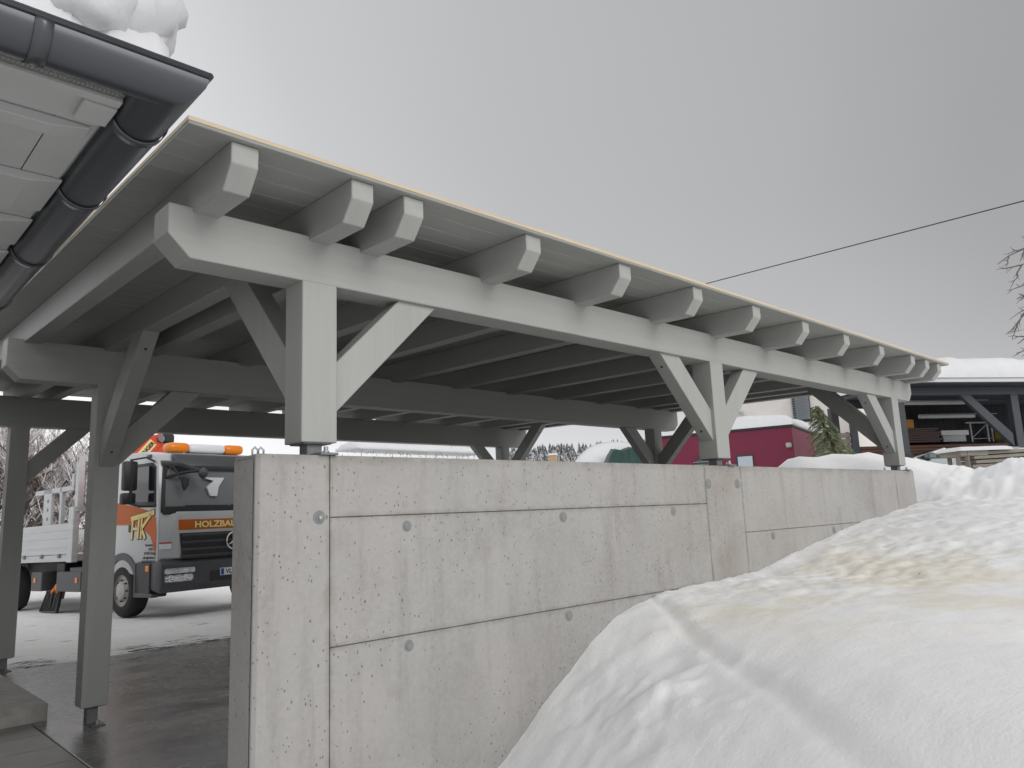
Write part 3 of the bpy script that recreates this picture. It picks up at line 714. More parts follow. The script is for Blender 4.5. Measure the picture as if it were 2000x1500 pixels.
# snow on that roof
def blob_snow(name, xa, xb, ya, yb_, z0, hfun, st, m=M_SNOWCAP):
    gx = np.arange(xa, xb+1e-6, st); gy = np.arange(ya, yb_+1e-6, st)
    mb = MB(); n1, n2 = len(gx), len(gy)
    for y in gy:
        for x in gx: mb.v.append(tuple(hfun(x, y)))
    for j in range(n2-1):
        for i in range(n1-1): a = j*n1+i; mb.f.append((a, a+1, a+n1+1, a+n1))
    # closed underside
    o_ = len(mb.v); rim = [i for i in range(n1)] + [j*n1+n1-1 for j in range(1, n2)] + [(n2-1)*n1+i for i in range(n1-2, -1, -1)] + [j*n1 for j in range(n2-2, 0, -1)]
    for i in rim: mb.v.append((mb.v[i][0], mb.v[i][1], z0))
    L_ = len(rim)
    for k_ in range(L_): mb.f.append((rim[k_], o_+k_, o_+(k_+1) % L_, rim[(k_+1) % L_]))
    mb.f.append(tuple(o_+k_ for k_ in range(L_))[::-1])
    return mb
def hsnow(x, y):
    ex, ey = -.86-x, y+1.235
    e_ = min(ex, ey); dz = .02+.42*(1-math.exp(-max(e_, 0)*9)) if e_ > 0 else 0.0
    n_ = float(fbm(np.array([x]), np.array([y]), 3.2, 4)[0]); n2_ = float(fbm(np.array([x]), np.array([y]), 9., 3)[0])
    n3_ = abs(float(fbm(np.array([x+4]), np.array([y]), 5.0, 2)[0])); dz = dz*(1+.35*n_) + (.14*n2_ - .34*(n3_-.25))*min(1, max(e_, 0)*10)
    return (x + (.08*n2_ if 0 < e_ < .3 else 0), y + (.12*n_ if 0 < e_ < .3 else 0), roof_z(x, y)-.01+max(0, dz))
snb = blob_snow('roof_snow', -2.6, -.86, -1.235, 1.6, SZ+.08, hsnow, .035)
# slumped clods along the two eaves
ico = bmesh.new(); bmesh.ops.create_icosphere(ico, subdivisions=3, radius=1.0)
iv = [v.co.copy() for v in ico.verts]; jf = [tuple(v.index for v in f.verts) for f in ico.faces]; ico.free()
cr2 = random.Random(41)
for k in range(64):
    u_ = cr2.random()
    if k < 40: cx, cy = -.93-u_*1.1, -1.20+cr2.uniform(0, .22)
    else: cx, cy = -.92-cr2.uniform(0, .2), -1.2+u_*1.6
    e_ = min(-.86-cx, cy+1.235); rad = cr2.uniform(.09, .21); rad = min(rad, .06+e_*1.1); cz = max(roof_z(cx, cy)+rad*.25, hsnow(cx, cy)[2]-rad*cr2.uniform(.55, .95))
    off = Vector((cr2.uniform(0, 50), cr2.uniform(0, 50), 0)); sq = cr2.uniform(.65, .95)
    o_ = len(snb.v)
    for v in iv:
        q = v*rad*(1+.30*mnoise.noise(v*1.6+off)+.14*mnoise.noise(v*4.5+off)); snb.v.append((cx+q.x, cy+q.y, cz+q.z*sq))
    snb.f += [tuple(i+o_ for i in f) for f in jf]
sn = snb.build('roof_snow', M_SNOWCAP, None, smooth=True)
tag(sn, 'thick clumpy snow lying on the house roof above the dark gutter', 'snow', kind='stuff')


# ------------------------------------------------------------------ truck
PHI, PT = R(-9), R(1.15)
dr = np.array([math.sin(PHI)*math.cos(PT), math.cos(PHI)*math.cos(PT), -math.sin(PT)]); wv = np.array([math.cos(PHI), -math.sin(PHI), 0]); uv_ = np.cross(wv, dr)
truck = tag(empty('flatbed_truck'), 'silver flatbed truck with orange stripes and HK logo parked on the snowy yard', 'truck')
truck.matrix_world = Matrix(((wv[0], dr[0], uv_[0], 2.839), (wv[1], dr[1], uv_[1], 11.452), (wv[2], dr[2], uv_[2], -1.885-.008), (0, 0, 0, 1)))
def tb(mb, name, m, bevel=0, parent=truck, smooth=False, seg=1): return mb.build(name, m, parent, bevel, smooth=smooth, seg=seg)
TW = 2.72
# cab shell (side outline in y,z), with corner panels at the front
cab_poly = [(-1.16, .96), (-1.16, 1.80), (-1.10, 2.62), (-.98, 2.84), (-.55, 2.93), (.85, 2.96), (.85, .95), (.62, .95), (.58, .75), (-.42, .75), (-.46, .95)]
cab = tb(MB().prism([(.0, a, b) for a, b in cab_poly], (TW, 0, 0)), 'cab', T_SILVER, .035, smooth='auto', seg=2)
# front panel
tb(MB().prism([(.02, -1.15, 1.05), (.30, -1.255, 1.05), (TW-.30, -1.255, 1.05), (TW-.02, -1.15, 1.05)], (0, 0, .76)), 'front_panel', T_SILVER, .02, cab, 'auto', 2)
for x0, x1 in ((.02, .30), (TW-.02, TW-.30)):
    tb(MB().prism([(x0, -1.165, 1.0), (x1+(.06 if x0 < 1 else -.06), -1.268, 1.0), (x1, -1.268, 1.78), (x0, -1.165, 1.80)], (0, .03, 0)), 'corner_panel', T_SILVER, .012, cab)
# windscreen, visor
tb(MB().prism([(.07, -1.168, 1.82), (TW-.07, -1.168, 1.82), (TW-.12, -1.095, 2.60), (.12, -1.095, 2.60)], (0, -.02, 0)), 'windscreen', T_SCREEN, .01, cab)
tb(MB().prism([(.02, -1.172, 1.80), (.09, -1.19, 1.80), (.13, -1.11, 2.60), (.07, -1.10, 2.60)], (0, -.012, 0)), 'pillar_trim', T_BLACK, .004, cab)
tb(MB().box((.05, -1.24, 1.76), (TW-.05, -1.15, 1.90)), 'scuttle_panel', T_BLACK, .02, cab)
tb(MB().prism([(.26, -1.06, 2.54), (.26, -1.20, 2.56), (.26, -1.26, 2.62), (.26, -1.16, 2.83), (.26, -1.02, 2.88)], (TW-.52, 0, 0)), 'sun_visor', T_VISOR, .02, cab, 'auto', 2)
# white appliqué seen in the windscreen
tb(MB().prism([(.78, -1.167, 2.42), (1.22, -1.152, 2.42), (1.10, -1.167, 2.25), (1.06, -1.181, 2.08), (.93, -1.181, 2.08), (.86, -1.17, 2.24), (1.0, -1.158, 2.36)], (0, -.045, 0)), 'white_bracket', T_WHITE, 0, cab)
for (a, b) in (((.45, 1.905), (1.30, 1.90)), ((1.35, 1.905), (2.2, 1.92))):
    w_ = tb(MB().tube([(a[0], -1.215, a[1]), (b[0], -1.215, b[1])], .014, 6), 'wiper_blade', T_BLACK, 0, cab)
    tb(MB().tube([((a[0]+b[0])/2, -1.22, 1.9), (b[0]+.1, -1.23, 1.80)], .013, 6), 'wiper_arm', T_BLACK, 0, cab)
# side window and trim
tb(MB().prism([(-.012, -1.06, 1.92), (-.012, -1.03, 2.62), (-.012, -.90, 2.70), (-.012, -.10, 2.72), (-.012, -.06, 2.02), (-.012, -.50, 1.96)], (.03, 0, 0)), 'side_window', T_BLACK, .004, cab)
tb(MB().prism([(-.016, -1.00, 2.0), (-.016, -.98, 2.58), (-.016, -.88, 2.64), (-.016, -.16, 2.66), (-.016, -.12, 2.06), (-.016, -.5, 2.02)], (.01, 0, 0)), 'window_pane', M_GLASS, 0, cab)
# orange livery
tb(MB().prism([(-.006, .84, 2.14), (-.006, .2, 2.03), (-.006, -.45, 1.93), (-.006, -.85, 1.84), (-.006, -1.06, 1.72), (-.006, -1.10, 1.50), (-.006, -1.09, 1.06), (-.006, -1.03, 1.20), (-.006, -.90, 1.40), (-.006, -.66, 1.53), (-.006, -.3, 1.63), (-.006, .84, 1.66)], (.02, 0, 0)), 'orange_swoosh', T_ORANGE, 0, cab)
tb(MB().box((.295, -1.262, 1.485), (TW-.295, -1.25, 1.665)), 'orange_band', T_ORANGE, .002, cab)
MF = lambda x, z, y=-1.264: Matrix(((1, 0, 0, x), (0, 0, -1, y), (0, 1, 0, z), (0, 0, 0, 1)))
text_mesh('lettering_outline', 'HOLZBAU', .155, T_BLACK, cab, MF(.605, 1.522, -1.2635), .001, .012, sx=1.18)
text_mesh('lettering', 'HOLZBAU', .155, T_CREAM, cab, MF(.605, 1.522, -1.2655), .001, .006, sx=1.18)
# HK emblem on the door, timber-frame letters
em = MB(); eo = MB()
def strip(p, q, w_):
    p, q = np.array(p), np.array(q); d = (q-p)/np.linalg.norm(q-p); n_ = np.array([-d[1], d[0]])*w_/2
    for mb, gx_, x_ in ((eo, .012, -.012), (em, 0, -.016)):
        a = [p-n_*(1+gx_*2/w_)-d*gx_, q-n_*(1+gx_*2/w_)+d*gx_, q+n_*(1+gx_*2/w_)+d*gx_, p+n_*(1+gx_*2/w_)-d*gx_]
        mb.prism([(x_, u[0], u[1]) for u in a], (.003, 0, 0))
for p, q, w_ in (((-.20, 1.735), (-1.03, 1.815), .085), ((-.27, 1.72), (-.24, 1.37), .06), ((-.50, 1.74), (-.46, 1.37), .06), ((-.26, 1.555), (-.48, 1.555), .05),
                 ((-.60, 1.75), (-.57, 1.37), .06), ((-.58, 1.54), (-.92, 1.79), .06), ((-.60, 1.54), (-.73, 1.37), .06)): strip(p, q, w_)
tb(eo, 'emblem_outline', T_BLACK, 0, cab); tb(em, 'emblem', T_CREAM, 0, cab)
MS = lambda y, z: Matrix(((0, 0, -1, -.005), (-1, 0, 0, y), (0, 1, 0, z), (0, 0, 0, 1)))
for i, (tx, s_) in enumerate((('Gruneburg 10', .062), ('HOLZ-H', .062), ('A-9122 Ruing', .070), ('office@holzbau.at', .058), ('0664 356 634 17', .070))):
    text_mesh('address_lettering', tx, s_, M_BLACKTEXT, cab, MS(-1.08, 1.235-i*.072), .001, .001, 'RIGHT')
tb(MB().box((-.012, -.30, 1.50), (.01, -.10, 1.64)), 'door_handle', T_BLACK, .01, cab)
tb(MB().prism([(.02, -1.166, 1.17), (.20, -1.236, 1.17), (.20, -1.236, 1.26), (.02, -1.166, 1.26)], (-.004, -.006, 0)), 'sticker', T_WHITE, 0, cab)
tb(MB().prism([(.02, -1.167, 1.262), (.20, -1.237, 1.262), (.20, -1.237, 1.285), (.02, -1.167, 1.285)], (-.004, -.006, 0)), 'sticker_stripe', T_SIGNRED, 0, cab)
# grille
gr = tb(MB().prism([(.33, -1.262, 1.43), (.38, -1.262, 1.0), (TW-.38, -1.262, 1.0), (TW-.33, -1.262, 1.43)], (0, -.015, 0)), 'grille', T_BLACK, .006, cab)
for zc in (1.395, 1.27, 1.145, 1.03):
    tb(MB().prism([(.36, -1.277, zc-.035), (.36, -1.31, zc-.01), (.36, -1.31, zc+.012), (.36, -1.277, zc+.02)], (TW-.72, 0, 0)), 'grille_bar', T_GREY, .004, gr)
star = tb(MB().lathe([(.145, -1.335), (.160, -1.345), (.175, -1.335), (.160, -1.325)] + [(.145, -1.335)], (TW/2, 0, 1.255), 'y', 32), 'grille_emblem', T_CHROME, 0, gr, True)
sm_ = MB()
for k in range(3):
    t = math.pi/2+k*2*math.pi/3; c0 = np.array([TW/2, 1.255]); d = np.array([math.cos(t), math.sin(t)]); n_ = np.array([-d[1], d[0]])
    sm_.prism([(u[0], -1.33, u[1]) for u in (c0+n_*.028, c0+d*.155, c0-n_*.028)], (0, -.012, 0))
tb(sm_, 'emblem_star', T_CHROME, 0, star)
# bumper, lamps, plate, step
bp_ = tb(MB().prism([(0, .40), (0, .62), (0, .96), (0, 1.0)] and [(.0, -.88, .50), (.0, -1.22, .42), (.0, -1.30, .55), (.0, -1.30, .90), (.0, -1.22, .98), (.0, -.88, .98)], (TW, 0, 0)), 'bumper', T_GREY, .03, smooth='auto', seg=2)
tb(MB().box((.9, -1.312, .56), (TW-.9, -1.29, .74)), 'air_intake', T_BLACK, .01, bp_)
for x0, s_ in ((.05, 1), (TW-.05, -1)):
    a, b = sorted((x0, x0+s_*.56))
    hl = tb(MB().box((a, -1.325, .74), (b, -1.28, .84)), 'headlight', T_LAMP, .03, bp_, 'auto', 2)
    a, b = sorted((x0, x0+s_*.52)); tb(MB().box((a, -1.325, .60), (b, -1.28, .73)), 'headlight', T_LAMP, .04, bp_, 'auto', 2)
    for q in (.12, .40): tb(MB().lathe([(0, -1.318), (.03, -1.330), (.052, -1.334), (.06, -1.318)], (x0+s_*q, 0, .665), 'y', 18), 'lamp_reflector', T_CHROME, 0, hl, True)
pl_ = tb(MB().box((1.09, -1.325, .645), (1.67, -1.30, .775)), 'licence_plate', T_WHITE, .004, bp_)
tb(MB().box((1.10, -1.328, .655), (1.16, -1.32, .765)), 'plate_band', T_BLUE, 0, pl_)
text_mesh('plate_lettering', 'VL', .115, M_BLACKTEXT, pl_, MF(1.195, .67, -1.329), .001, .002)
tb(MB().prism([(1.37, -1.3285, .75), (1.45, -1.3285, .75), (1.45, -1.3285, .70), (1.41, -1.3285, .665), (1.37, -1.3285, .70)], (0, .004, 0)), 'plate_shield', T_AMBER, 0, pl_)
tb(MB().box((-.02, -.95, .36), (.30, -.44, .95)), 'entry_step', T_BLACK, .02)
tb(MB().prism([(-.03, -.40, .36), (-.03, -1.05, .36), (-.03, -1.05, .42), (-.03, -.46, .44), (-.03, -.45, .95), (-.03, -.40, .95)], (.12, 0, 0)), 'step_frame', T_GREY, .01)
tb(MB().box((-.035, -.92, .80), (.0, -.80, .90)), 'side_marker', T_AMBER, .01)
# wheel arch ring
wa = MB()
for k in range(14):
    t0, t1 = math.pi*(k/14)*1.05-.08, math.pi*((k+1)/14)*1.05-.08
    q = lambda r__, t: (-.02, .10+r__*math.cos(t), .46+r__*math.sin(t))
    wa.prism([q(.56, t0), q(.68, t0), q(.68, t1), q(.56, t1)], (.30, 0, 0))
tb(wa, 'wheel_arch', T_GREY, 0)
def wheel(x, y, sgn, name='wheel', r_=.475):
    t = tb(MB().lathe([(.28, 0), (.40, -.01*sgn), (.455, .02*sgn), (r_, .06*sgn), (r_, .24*sgn), (.45, .29*sgn), (.28, .29*sgn)], (x, y, r_-.005), 'x', 40), name, T_RUBBER, 0, truck, 'auto')
    rm = tb(MB().lathe([(.285, .0), (.285, .03*sgn), (.25, .05*sgn), (.20, .045*sgn), (.16, .0), (.15, -.02*sgn), (.10, -.03*sgn), (.0, -.035*sgn)], (x, y, r_-.005), 'x', 32), 'rim', T_RIM, 0, t, 'auto')
    for k in range(8):
        a = 2*math.pi*k/8; tb(MB().lathe([(0, -.016*sgn), (.012, -.016*sgn), (.014, .03*sgn)], (x, y+.185*math.cos(a), r_-.005+.185*math.sin(a)), 'x', 8), 'wheel_nut', T_BLACK, 0, t)
wheel(.0, .10, 1); wheel(TW, .10, -1); wheel(.0, 5.3, 1); wheel(TW, 5.3, -1)
# mirrors
def mirror(x, y, z0, z1, w_=.24):
    return tb(MB().box((x-.12, y-.05, z0), (x+.12, y+.10, z1)), 'mirror', T_BLACK, .035, cab, 'auto', 2)
m1 = mirror(-.26, -.62, 2.22, 2.74); mirror(-.27, -.60, 1.98, 2.18)
tb(MB().tube([(-.02, -1.02, 2.70), (-.14, -.95, 2.78), (-.26, -.62, 2.76)], .018, 6).tube([(-.02, -1.05, 1.92), (-.20, -.85, 1.93), (-.27, -.60, 2.0)], .022, 6).tube([(-.26, -.66, 2.0), (-.25, -.66, 2.74)], .025, 6), 'mirror_arm', T_BLACK, 0, m1)
fm = tb(MB().prism([(.05, -1.15, 2.70), (.30, -1.30, 2.68), (.62, -1.50, 2.52), (.66, -1.50, 2.45), (.60, -1.48, 2.47), (.30, -1.29, 2.60), (.05, -1.14, 2.62)], (.01, .10, .03)), 'front_mirror_arm', T_GREY, .012, cab, 'auto')
tb(MB().tube([(.12, -1.14, 2.42), (.38, -1.34, 2.50), (.62, -1.48, 2.52)], .028, 8).tube([(.10, -1.12, 2.42), (.13, -1.13, 2.64)], .03, 8).tube([(.20, -1.2, 2.64), (.30, -1.30, 2.38)], .02, 8), 'mirror_strut', T_BLACK, 0, fm)
tb(MB().lathe([(0, -.09), (.07, -.06), (.105, 0), (.07, .05), (0, .06)], (.62, -1.50, 2.47), 'x', 14), 'ramp_mirror', T_GREY, 0, fm, True)
tb(MB().prism([(.28, -1.32, 2.42), (.40, -1.34, 2.38), (.40, -1.34, 2.26), (.33, -1.34, 2.16), (.29, -1.33, 2.28)], (.02, -.05, 0)), 'kerb_mirror', T_BLACK, .01, fm)
tb(MB().box((-.03, -.86, 2.79), (.02, -.72, 2.85)), 'roof_marker', T_GREY, .015, cab)
# beacon bar
bb = tb(MB().box((.86, -.60, 2.95), (1.62, -.30, 3.12)), 'beacon_bar', T_WHITE, .06, truck, 'auto', 3)
for a, b in ((.46, .87), (1.61, 2.02)): tb(MB().box((a, -.61, 2.945), (b, -.29, 3.13)), 'beacon_lens', T_AMBER, .075, bb, 'auto', 3)
tb(MB().box((.9, -.5, 2.90), (1.0, -.4, 2.96)).box((1.5, -.5, 2.90), (1.6, -.4, 2.96)), 'beacon_mount', T_BLACK, 0, bb)
# loading crane folded behind the cab
cr = tb(MB().box((.85, 1.05, 1.0), (1.35, 1.55, 2.6)), 'crane', T_RED, .02)
def bar(p, q, w_, h_, nrm=(0, 1, 0)):
    p, q = Vector(p), Vector(q); d = (q-p).normalized(); n_ = Vector(nrm); u_ = n_.cross(d).normalized()
    a = [p-u_*h_/2-n_*w_/2, p+u_*h_/2-n_*w_/2, q+u_*h_/2-n_*w_/2, q-u_*h_/2-n_*w_/2]
    return MB().prism([tuple(k_) for k_ in a], tuple(n_*w_))
tb(bar((.10, 1.2, 2.30), (1.06, 1.2, 3.42), .34, .36), 'crane_arm', T_RED, .02, cr)
tb(bar((1.02, 1.2, 3.48), (1.32, 1.2, 2.5), .30, .30), 'crane_boom', T_RED, .02, cr)
d_ = Vector((.96, 0, 1.12)).normalized()
tb(bar((.34, 1.025, 2.58), (.98, 1.025, 3.33), .01, .17), 'crane_nameplate', T_CREAM, .0, cr)
ML = Matrix(((d_.x, -d_.z, 0, .64), (0, 0, -1, 1.015), (d_.z, d_.x, 0, 2.87), (0, 0, 0, 1)))
text_mesh('nameplate_lettering', 'PALFINGER', .112, M_BLACKTEXT, cr, ML, .001, .005)
tb(MB().lathe([(0, -.02), (.07, -.02), (.07, .36), (0, .36)], (1.12, .98, 3.40), 'y', 16), 'crane_pivot', M_GALV_D, 0, cr, 'auto')
tb(MB().box((1.18, .98, 3.32), (1.42, 1.3, 3.52)), 'hose_block', T_BLACK, .04, cr)
# flat bed
bed = tb(MB().box((.0, 2.30, 1.02), (TW, 8.6, 1.16)), 'bed_frame', T_ALU, .008)
tb(MB().box((-.012, 2.40, 1.165), (.03, 5.5, 1.78)), 'dropside', T_ALU, .008, bed)
tb(MB().box((-.012, 5.52, 1.165), (.03, 8.5, 1.78)), 'dropside', T_ALU, .008, bed)
tb(MB().box((TW-.03, 2.40, 1.165), (TW+.012, 8.5, 1.78)), 'dropside', T_ALU, .008, bed)
for z in (1.30, 1.48, 1.64): tb(MB().box((-.02, 2.42, z), (-.008, 5.48, z+.02)), 'dropside_rib', T_ALU, .003, bed)
for y in (2.75, 3.6, 4.5): tb(MB().box((-.035, y-.05, 1.10), (.0, y+.05, 1.18)), 'hinge', M_GALV_D, .01, bed)
tb(MB().box((-.02, 2.16, 1.0), (.10, 2.40, 2.10)), 'corner_stake', T_ALU, .01, bed)
hb = tb(MB().box((.02, 2.10, 2.05), (.14, 2.24, 3.12)).box((.02, 2.11, 3.0), (2.3, 2.23, 3.10)).box((2.2, 2.12, 1.1), (2.3, 2.22, 3.1)).box((.02, 2.11, 2.0), (2.3, 2.23, 2.10)).box((.62, 2.12, 1.1), (.74, 2.22, 3.1)), 'headboard', T_ALU, .008, bed)
gm = MB()
for k in range(12): gm.tube([(.14+k*.045, 2.18, 2.1), (.14+k*.045, 2.18, 3.0)], .006, 4)
for k in range(16): gm.tube([(.10, 2.18, 2.12+k*.055), (.66, 2.18, 2.12+k*.055)], .006, 4)
go_ = tb(gm, 'headboard_mesh', M_GALV, 0, hb); go_['kind'] = 'stuff'
sf = tb(MB().box((.10, 3.55, 1.16), (.16, 3.95, 2.55)).box((.10, 3.05, 1.16), (.18, 3.15, 2.55)).box((.10, 2.5, 2.45), (.18, 4.4, 2.55)).box((.10, 2.5, 2.5), (.18, 2.62, 2.8)), 'stake_frame', T_ALU, .01, bed)
for k in range(6): tb(MB().lathe([(0, -.004), (.04, -.004), (.04, .01)], (.10, 3.72, 1.35+k*.19), 'x', 12), 'stake_hole', M_GALV_D, 0, sf)
tb(MB().tube([(.12, 2.45, 2.0), (.25, 2.95, 1.3)], .025, 6), 'stake_strut', M_GALV_D, 0, bed)
# chassis, boxes, landing leg
tb(MB().box((.7, -.7, .55), (1.9, 8.6, 1.0)), 'chassis', T_BLACK, .02)
tb(MB().box((.02, 1.80, .43), (.55, 2.90, .82)).box((.06, 1.8, .8), (.55, 2.4, .9)), 'tool_box', T_GREY, .015)
tb(MB().box((.02, 3.62, .43), (.55, 4.15, .82)), 'tool_box', T_GREY, .015)
for y in (1.98, 3.95): tb(MB().box((.005, y-.05, .60), (.025, y+.05, .70)), 'side_marker', T_AMBER, .008)
tb(MB().tube([(.12, 3.0, .40), (.14, 3.15, .52), (.16, 3.05, .60)], .05, 8).tube([(.12, 3.25, .40), (.2, 3.35, .47)], .06, 8), 'orange_chain_bag', T_AMBER, 0, truck, True)
lg = tb(MB().prism([(.06, 2.92, .0), (.14, 2.94, .44), (.14, 3.56, .44), (.06, 3.72, .0)], (.05, 0, 0)), 'support_pad', T_BLACK, .015)
tb(MB().tube([(.05, 2.93, .02), (.125, 2.95, .43), (.125, 3.55, .43), (.05, 3.70, .02), (.05, 2.93, .02)], .02, 6), 'pad_frame', T_GREY, 0, lg)
lgn = MB(); rnd = random.Random(3)
for k in range(8): lgn.tube([(.062, 3.0+k*.085, .03), (.10+rnd.uniform(0, .02), 2.99+k*.072+rnd.uniform(-.05, .05), .40)], .016, 5)
tb(lgn, 'pad_tread', T_BLACK, 0, lg)
tb(MB().box((.25, 3.1, .40), (.6, 3.5, 1.0)), 'support_leg', T_BLACK, .02)

# ------------------------------------------------------------------ surroundings
class Frame:
    """a thing's own axes: x along its front, y into it, z up; px() reads a photo pixel on the plane y = depth"""
    def __init__(s, o, az):
        s.o = np.array(o, float); s.ex = np.array([math.sin(R(az)), math.cos(R(az)), 0]); s.ey = np.array([-s.ex[1], s.ex[0], 0]); s.az = az
    def px(s, px, py, y=0):
        d = ray(px, py); k = ((s.o + s.ey*y - CAM) @ s.ey)/(d @ s.ey); p = CAM+d*k-s.o
        return float(p @ s.ex), float(p[2])
    def root(s, name): 
        o = empty(name, tuple(s.o)); o.rotation_euler = (0, 0, R(90-s.az)); return o
rnd = random.Random(11)

# ---- dark timber shed with snow on its roof
A = at(1900, 770, 24.0); gz_ = -.95
F = Frame((A[0], A[1], gz_), 122)
shed = tag(F.root('open_shed'), 'dark grey timber shed with open front and deep snow on its roof', 'shed')
xl, _ = F.px(1758, 770); xr = F.px(2130, 770)[0]+7; zbm = F.px(1900, 771)[1]; ztp = F.px(1900, 755)[1]
MB().box((xl, 0, zbm), (xr, .18, ztp)).build('front_beam', M_ANTH, shed, .01)
MB().box((xl, 2.4, zbm), (xr, 2.58, ztp)).build('rear_beam', M_ANTH, shed, .01)
for pxx in (1760, 1985, 2120):
    x = F.px(pxx, 800)[0]; MB().box((x-.125, .0, 0), (x+.125, .178, zbm+.01)).build('post', M_ANTH, shed, .01)
for pxx in (1740, 2120):
    x = F.px(pxx, 800)[0]; MB().box((x-.125, 2.4, 0), (x+.125, 2.578, zbm+.01)).build('post', M_ANTH, shed, .01)
x0, z0 = F.px(1890, 771); x1, z1 = F.px(1980, 842)
MB().prism([(x0-.22, .03, zbm), (x0+.12, .03, zbm), (x1, .03, z1-.05), (x1, .03, z1-.42)], (0, .12, 0)).build('brace', M_ANTH, shed, .006)
xw = F.px(1768, 820, 2.3)[0]
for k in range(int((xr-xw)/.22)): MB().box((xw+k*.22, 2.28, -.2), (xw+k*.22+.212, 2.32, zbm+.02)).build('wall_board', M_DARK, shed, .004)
MB().box((xl-.05, -.55, ztp+.0), (xr+.3, 3.0, ztp+.14)).build('roof', M_ANTH, shed, .01)
MB().box((xl-.07, -.58, ztp+.03), (xr+.3, -.54, ztp+.20)).build('fascia', mat('white_fascia', (.6, .6, .61), .6), shed, .006)
def slab_snow(name, root, xa, xb, ya, yb, z, hgt, st, edge=.5, seed=0):
    def hf(x, y):
        e_ = min(x-xa, xb-x, y-ya, yb-y); n_ = float(fbm(np.array([x+seed]), np.array([y-seed]), .8, 4)[0])
        return (x, y, z + (hgt*(1-math.exp(-max(e_, 0)/edge*3))*(1+.35*n_) + .01 if e_ > 0 else 0))
    o = blob_snow(name, xa, xb, ya, yb, z, hf, st).build(name, M_SNOWCAP, root, smooth=True); o['kind'] = 'stuff'; return o
slab_snow('roof_snow', shed, xl-.1, xr+.3, -.62, 3.05, ztp+.14, .62, .16, .6, 3)
for pa, pb in (((1758, 787), (1887, 787)), ((1797, 814), (1906, 814))):
    y_ = .8 if pa[1] < 800 else 1.8
    xa, z = F.px(*pa, y_); xb, _ = F.px(*pb, y_)
    t_ = MB().box((xa, y_, z-.05), (xb, y_+.10, z+.05)).build('tube_lamp', M_TUBE, shed, .02)
    MB().box((xa, y_+.03, z+.05), (xb+.8, y_+.06, z+.08)).build('lamp_rail', M_GALV_D, t_)
# things kept in the shed
def stand(name, label, cat, pa, pb, y, depth, m, group=None, layers=1, jitter=0, bev=.006):
    (xa, zt_), (xb, zb_) = F.px(*pa, y), F.px(*pb, y)
    out = []
    hh = (zt_-zb_)/layers
    for k in range(layers):
        j = rnd.uniform(-jitter, jitter)
        o = MB().box((0, 0, 0), (xb-xa+j, depth, hh-.012)).build(name, m, None, bev)
        p = F.o + F.ex*(xa+j/2) + F.ey*y; o.location = (p[0], p[1], gz_+zb_+k*hh); o.rotation_euler = (0, 0, R(90-F.az))
        tag(o, (('lowest', 'second lowest', 'third lowest', 'middle', 'third highest', 'second highest', 'topmost')[k]+' ' if layers == 7 else '')+label, cat, group); out.append(o)
    return out
# low shelf of red-brown planks that carries them
rb = stand('plank_screen', 'long low screen of red brown planks inside the shed', 'plank screen', (1680, 862), (2010, 905), 1.5, .10, M_BROWN)[0]
rb.name = 'plank_screen'
bmesh_h = (F.px(1680, 862, 1.5)[1]-F.px(1680, 905, 1.5)[1])
me_ = rb.data; L_ = F.px(2010, 862, 1.5)[0]-F.px(1680, 862, 1.5)[0]
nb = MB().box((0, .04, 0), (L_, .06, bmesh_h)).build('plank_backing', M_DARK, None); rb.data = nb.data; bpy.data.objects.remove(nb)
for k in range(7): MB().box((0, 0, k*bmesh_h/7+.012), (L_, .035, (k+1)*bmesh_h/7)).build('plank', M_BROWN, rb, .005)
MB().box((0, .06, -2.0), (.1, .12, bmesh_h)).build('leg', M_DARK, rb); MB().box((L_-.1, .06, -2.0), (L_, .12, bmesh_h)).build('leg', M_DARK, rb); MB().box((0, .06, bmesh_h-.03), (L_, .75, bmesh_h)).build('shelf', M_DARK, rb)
stand('stacked_board', 'dark weathered board in the stack inside the shed', 'board', (1752, 836), (1836, 863), 1.6, .5, M_BROWN2, 'boards stacked in the shed', 7, .12)
stand('ochre_box', 'ochre box on top of the stacked boards in the shed', 'box', (1757, 819), (1786, 836), 1.65, .4, M_ORANGEBOX)
stand('pale_sheet', 'pale flat sheet on the shelf beside the trestle', 'sheet', (1838, 840), (1893, 849), 1.62, .6, mat('pale_sheet', (.42, .41, .40), .7), None, 1)
stand('pale_crate', 'grey low crate under the pale sheet on the shelf', 'crate', (1841, 849.5), (1888, 862), 1.65, .5, M_GALV_D)
(xa, zt_), (xb, zb_) = F.px(1890, 824, 2.0), F.px(1945, 862, 2.0)
tr = tag(F.root('trestle'), 'grey metal trestle frame on the shelf in the shed', 'trestle'); p = F.o+F.ex*xa+F.ey*2.0; tr.location = (p[0], p[1], gz_+zb_)
w_, h_ = xb-xa, zt_-zb_
MB().box((-.08, 0, h_-.05), (w_, .08, h_)).build('top_rail', M_GALV_D, tr, .006)
for x in (.05, w_*.72, w_-.1): MB().box((x, 0, 0), (x+.06, .06, h_-.04)).build('leg', M_GALV_D, tr, .005)
MB().tube([(.1, .03, .12), (w_*.72, .03, h_-.1)], .02, 6).build('diagonal', M_GALV_D, tr); MB().tube([(.05, .03, .1), (w_-.05, .03, .1)], .015, 6).build('stretcher', M_GALV_D, tr)
(xa, zt_), (xb, zb_) = F.px(1956, 838, 1.8), F.px(1980, 857, 1.8)
yb_ = MB().prism([(0, 0, 0), (xb-xa, 0, 0), (xb-xa, 0, .08), (.12, 0, zt_-zb_), (0, 0, zt_-zb_-.05)], (0, .3, 0)).build('yellow_container', M_YELLOW, None, .02)
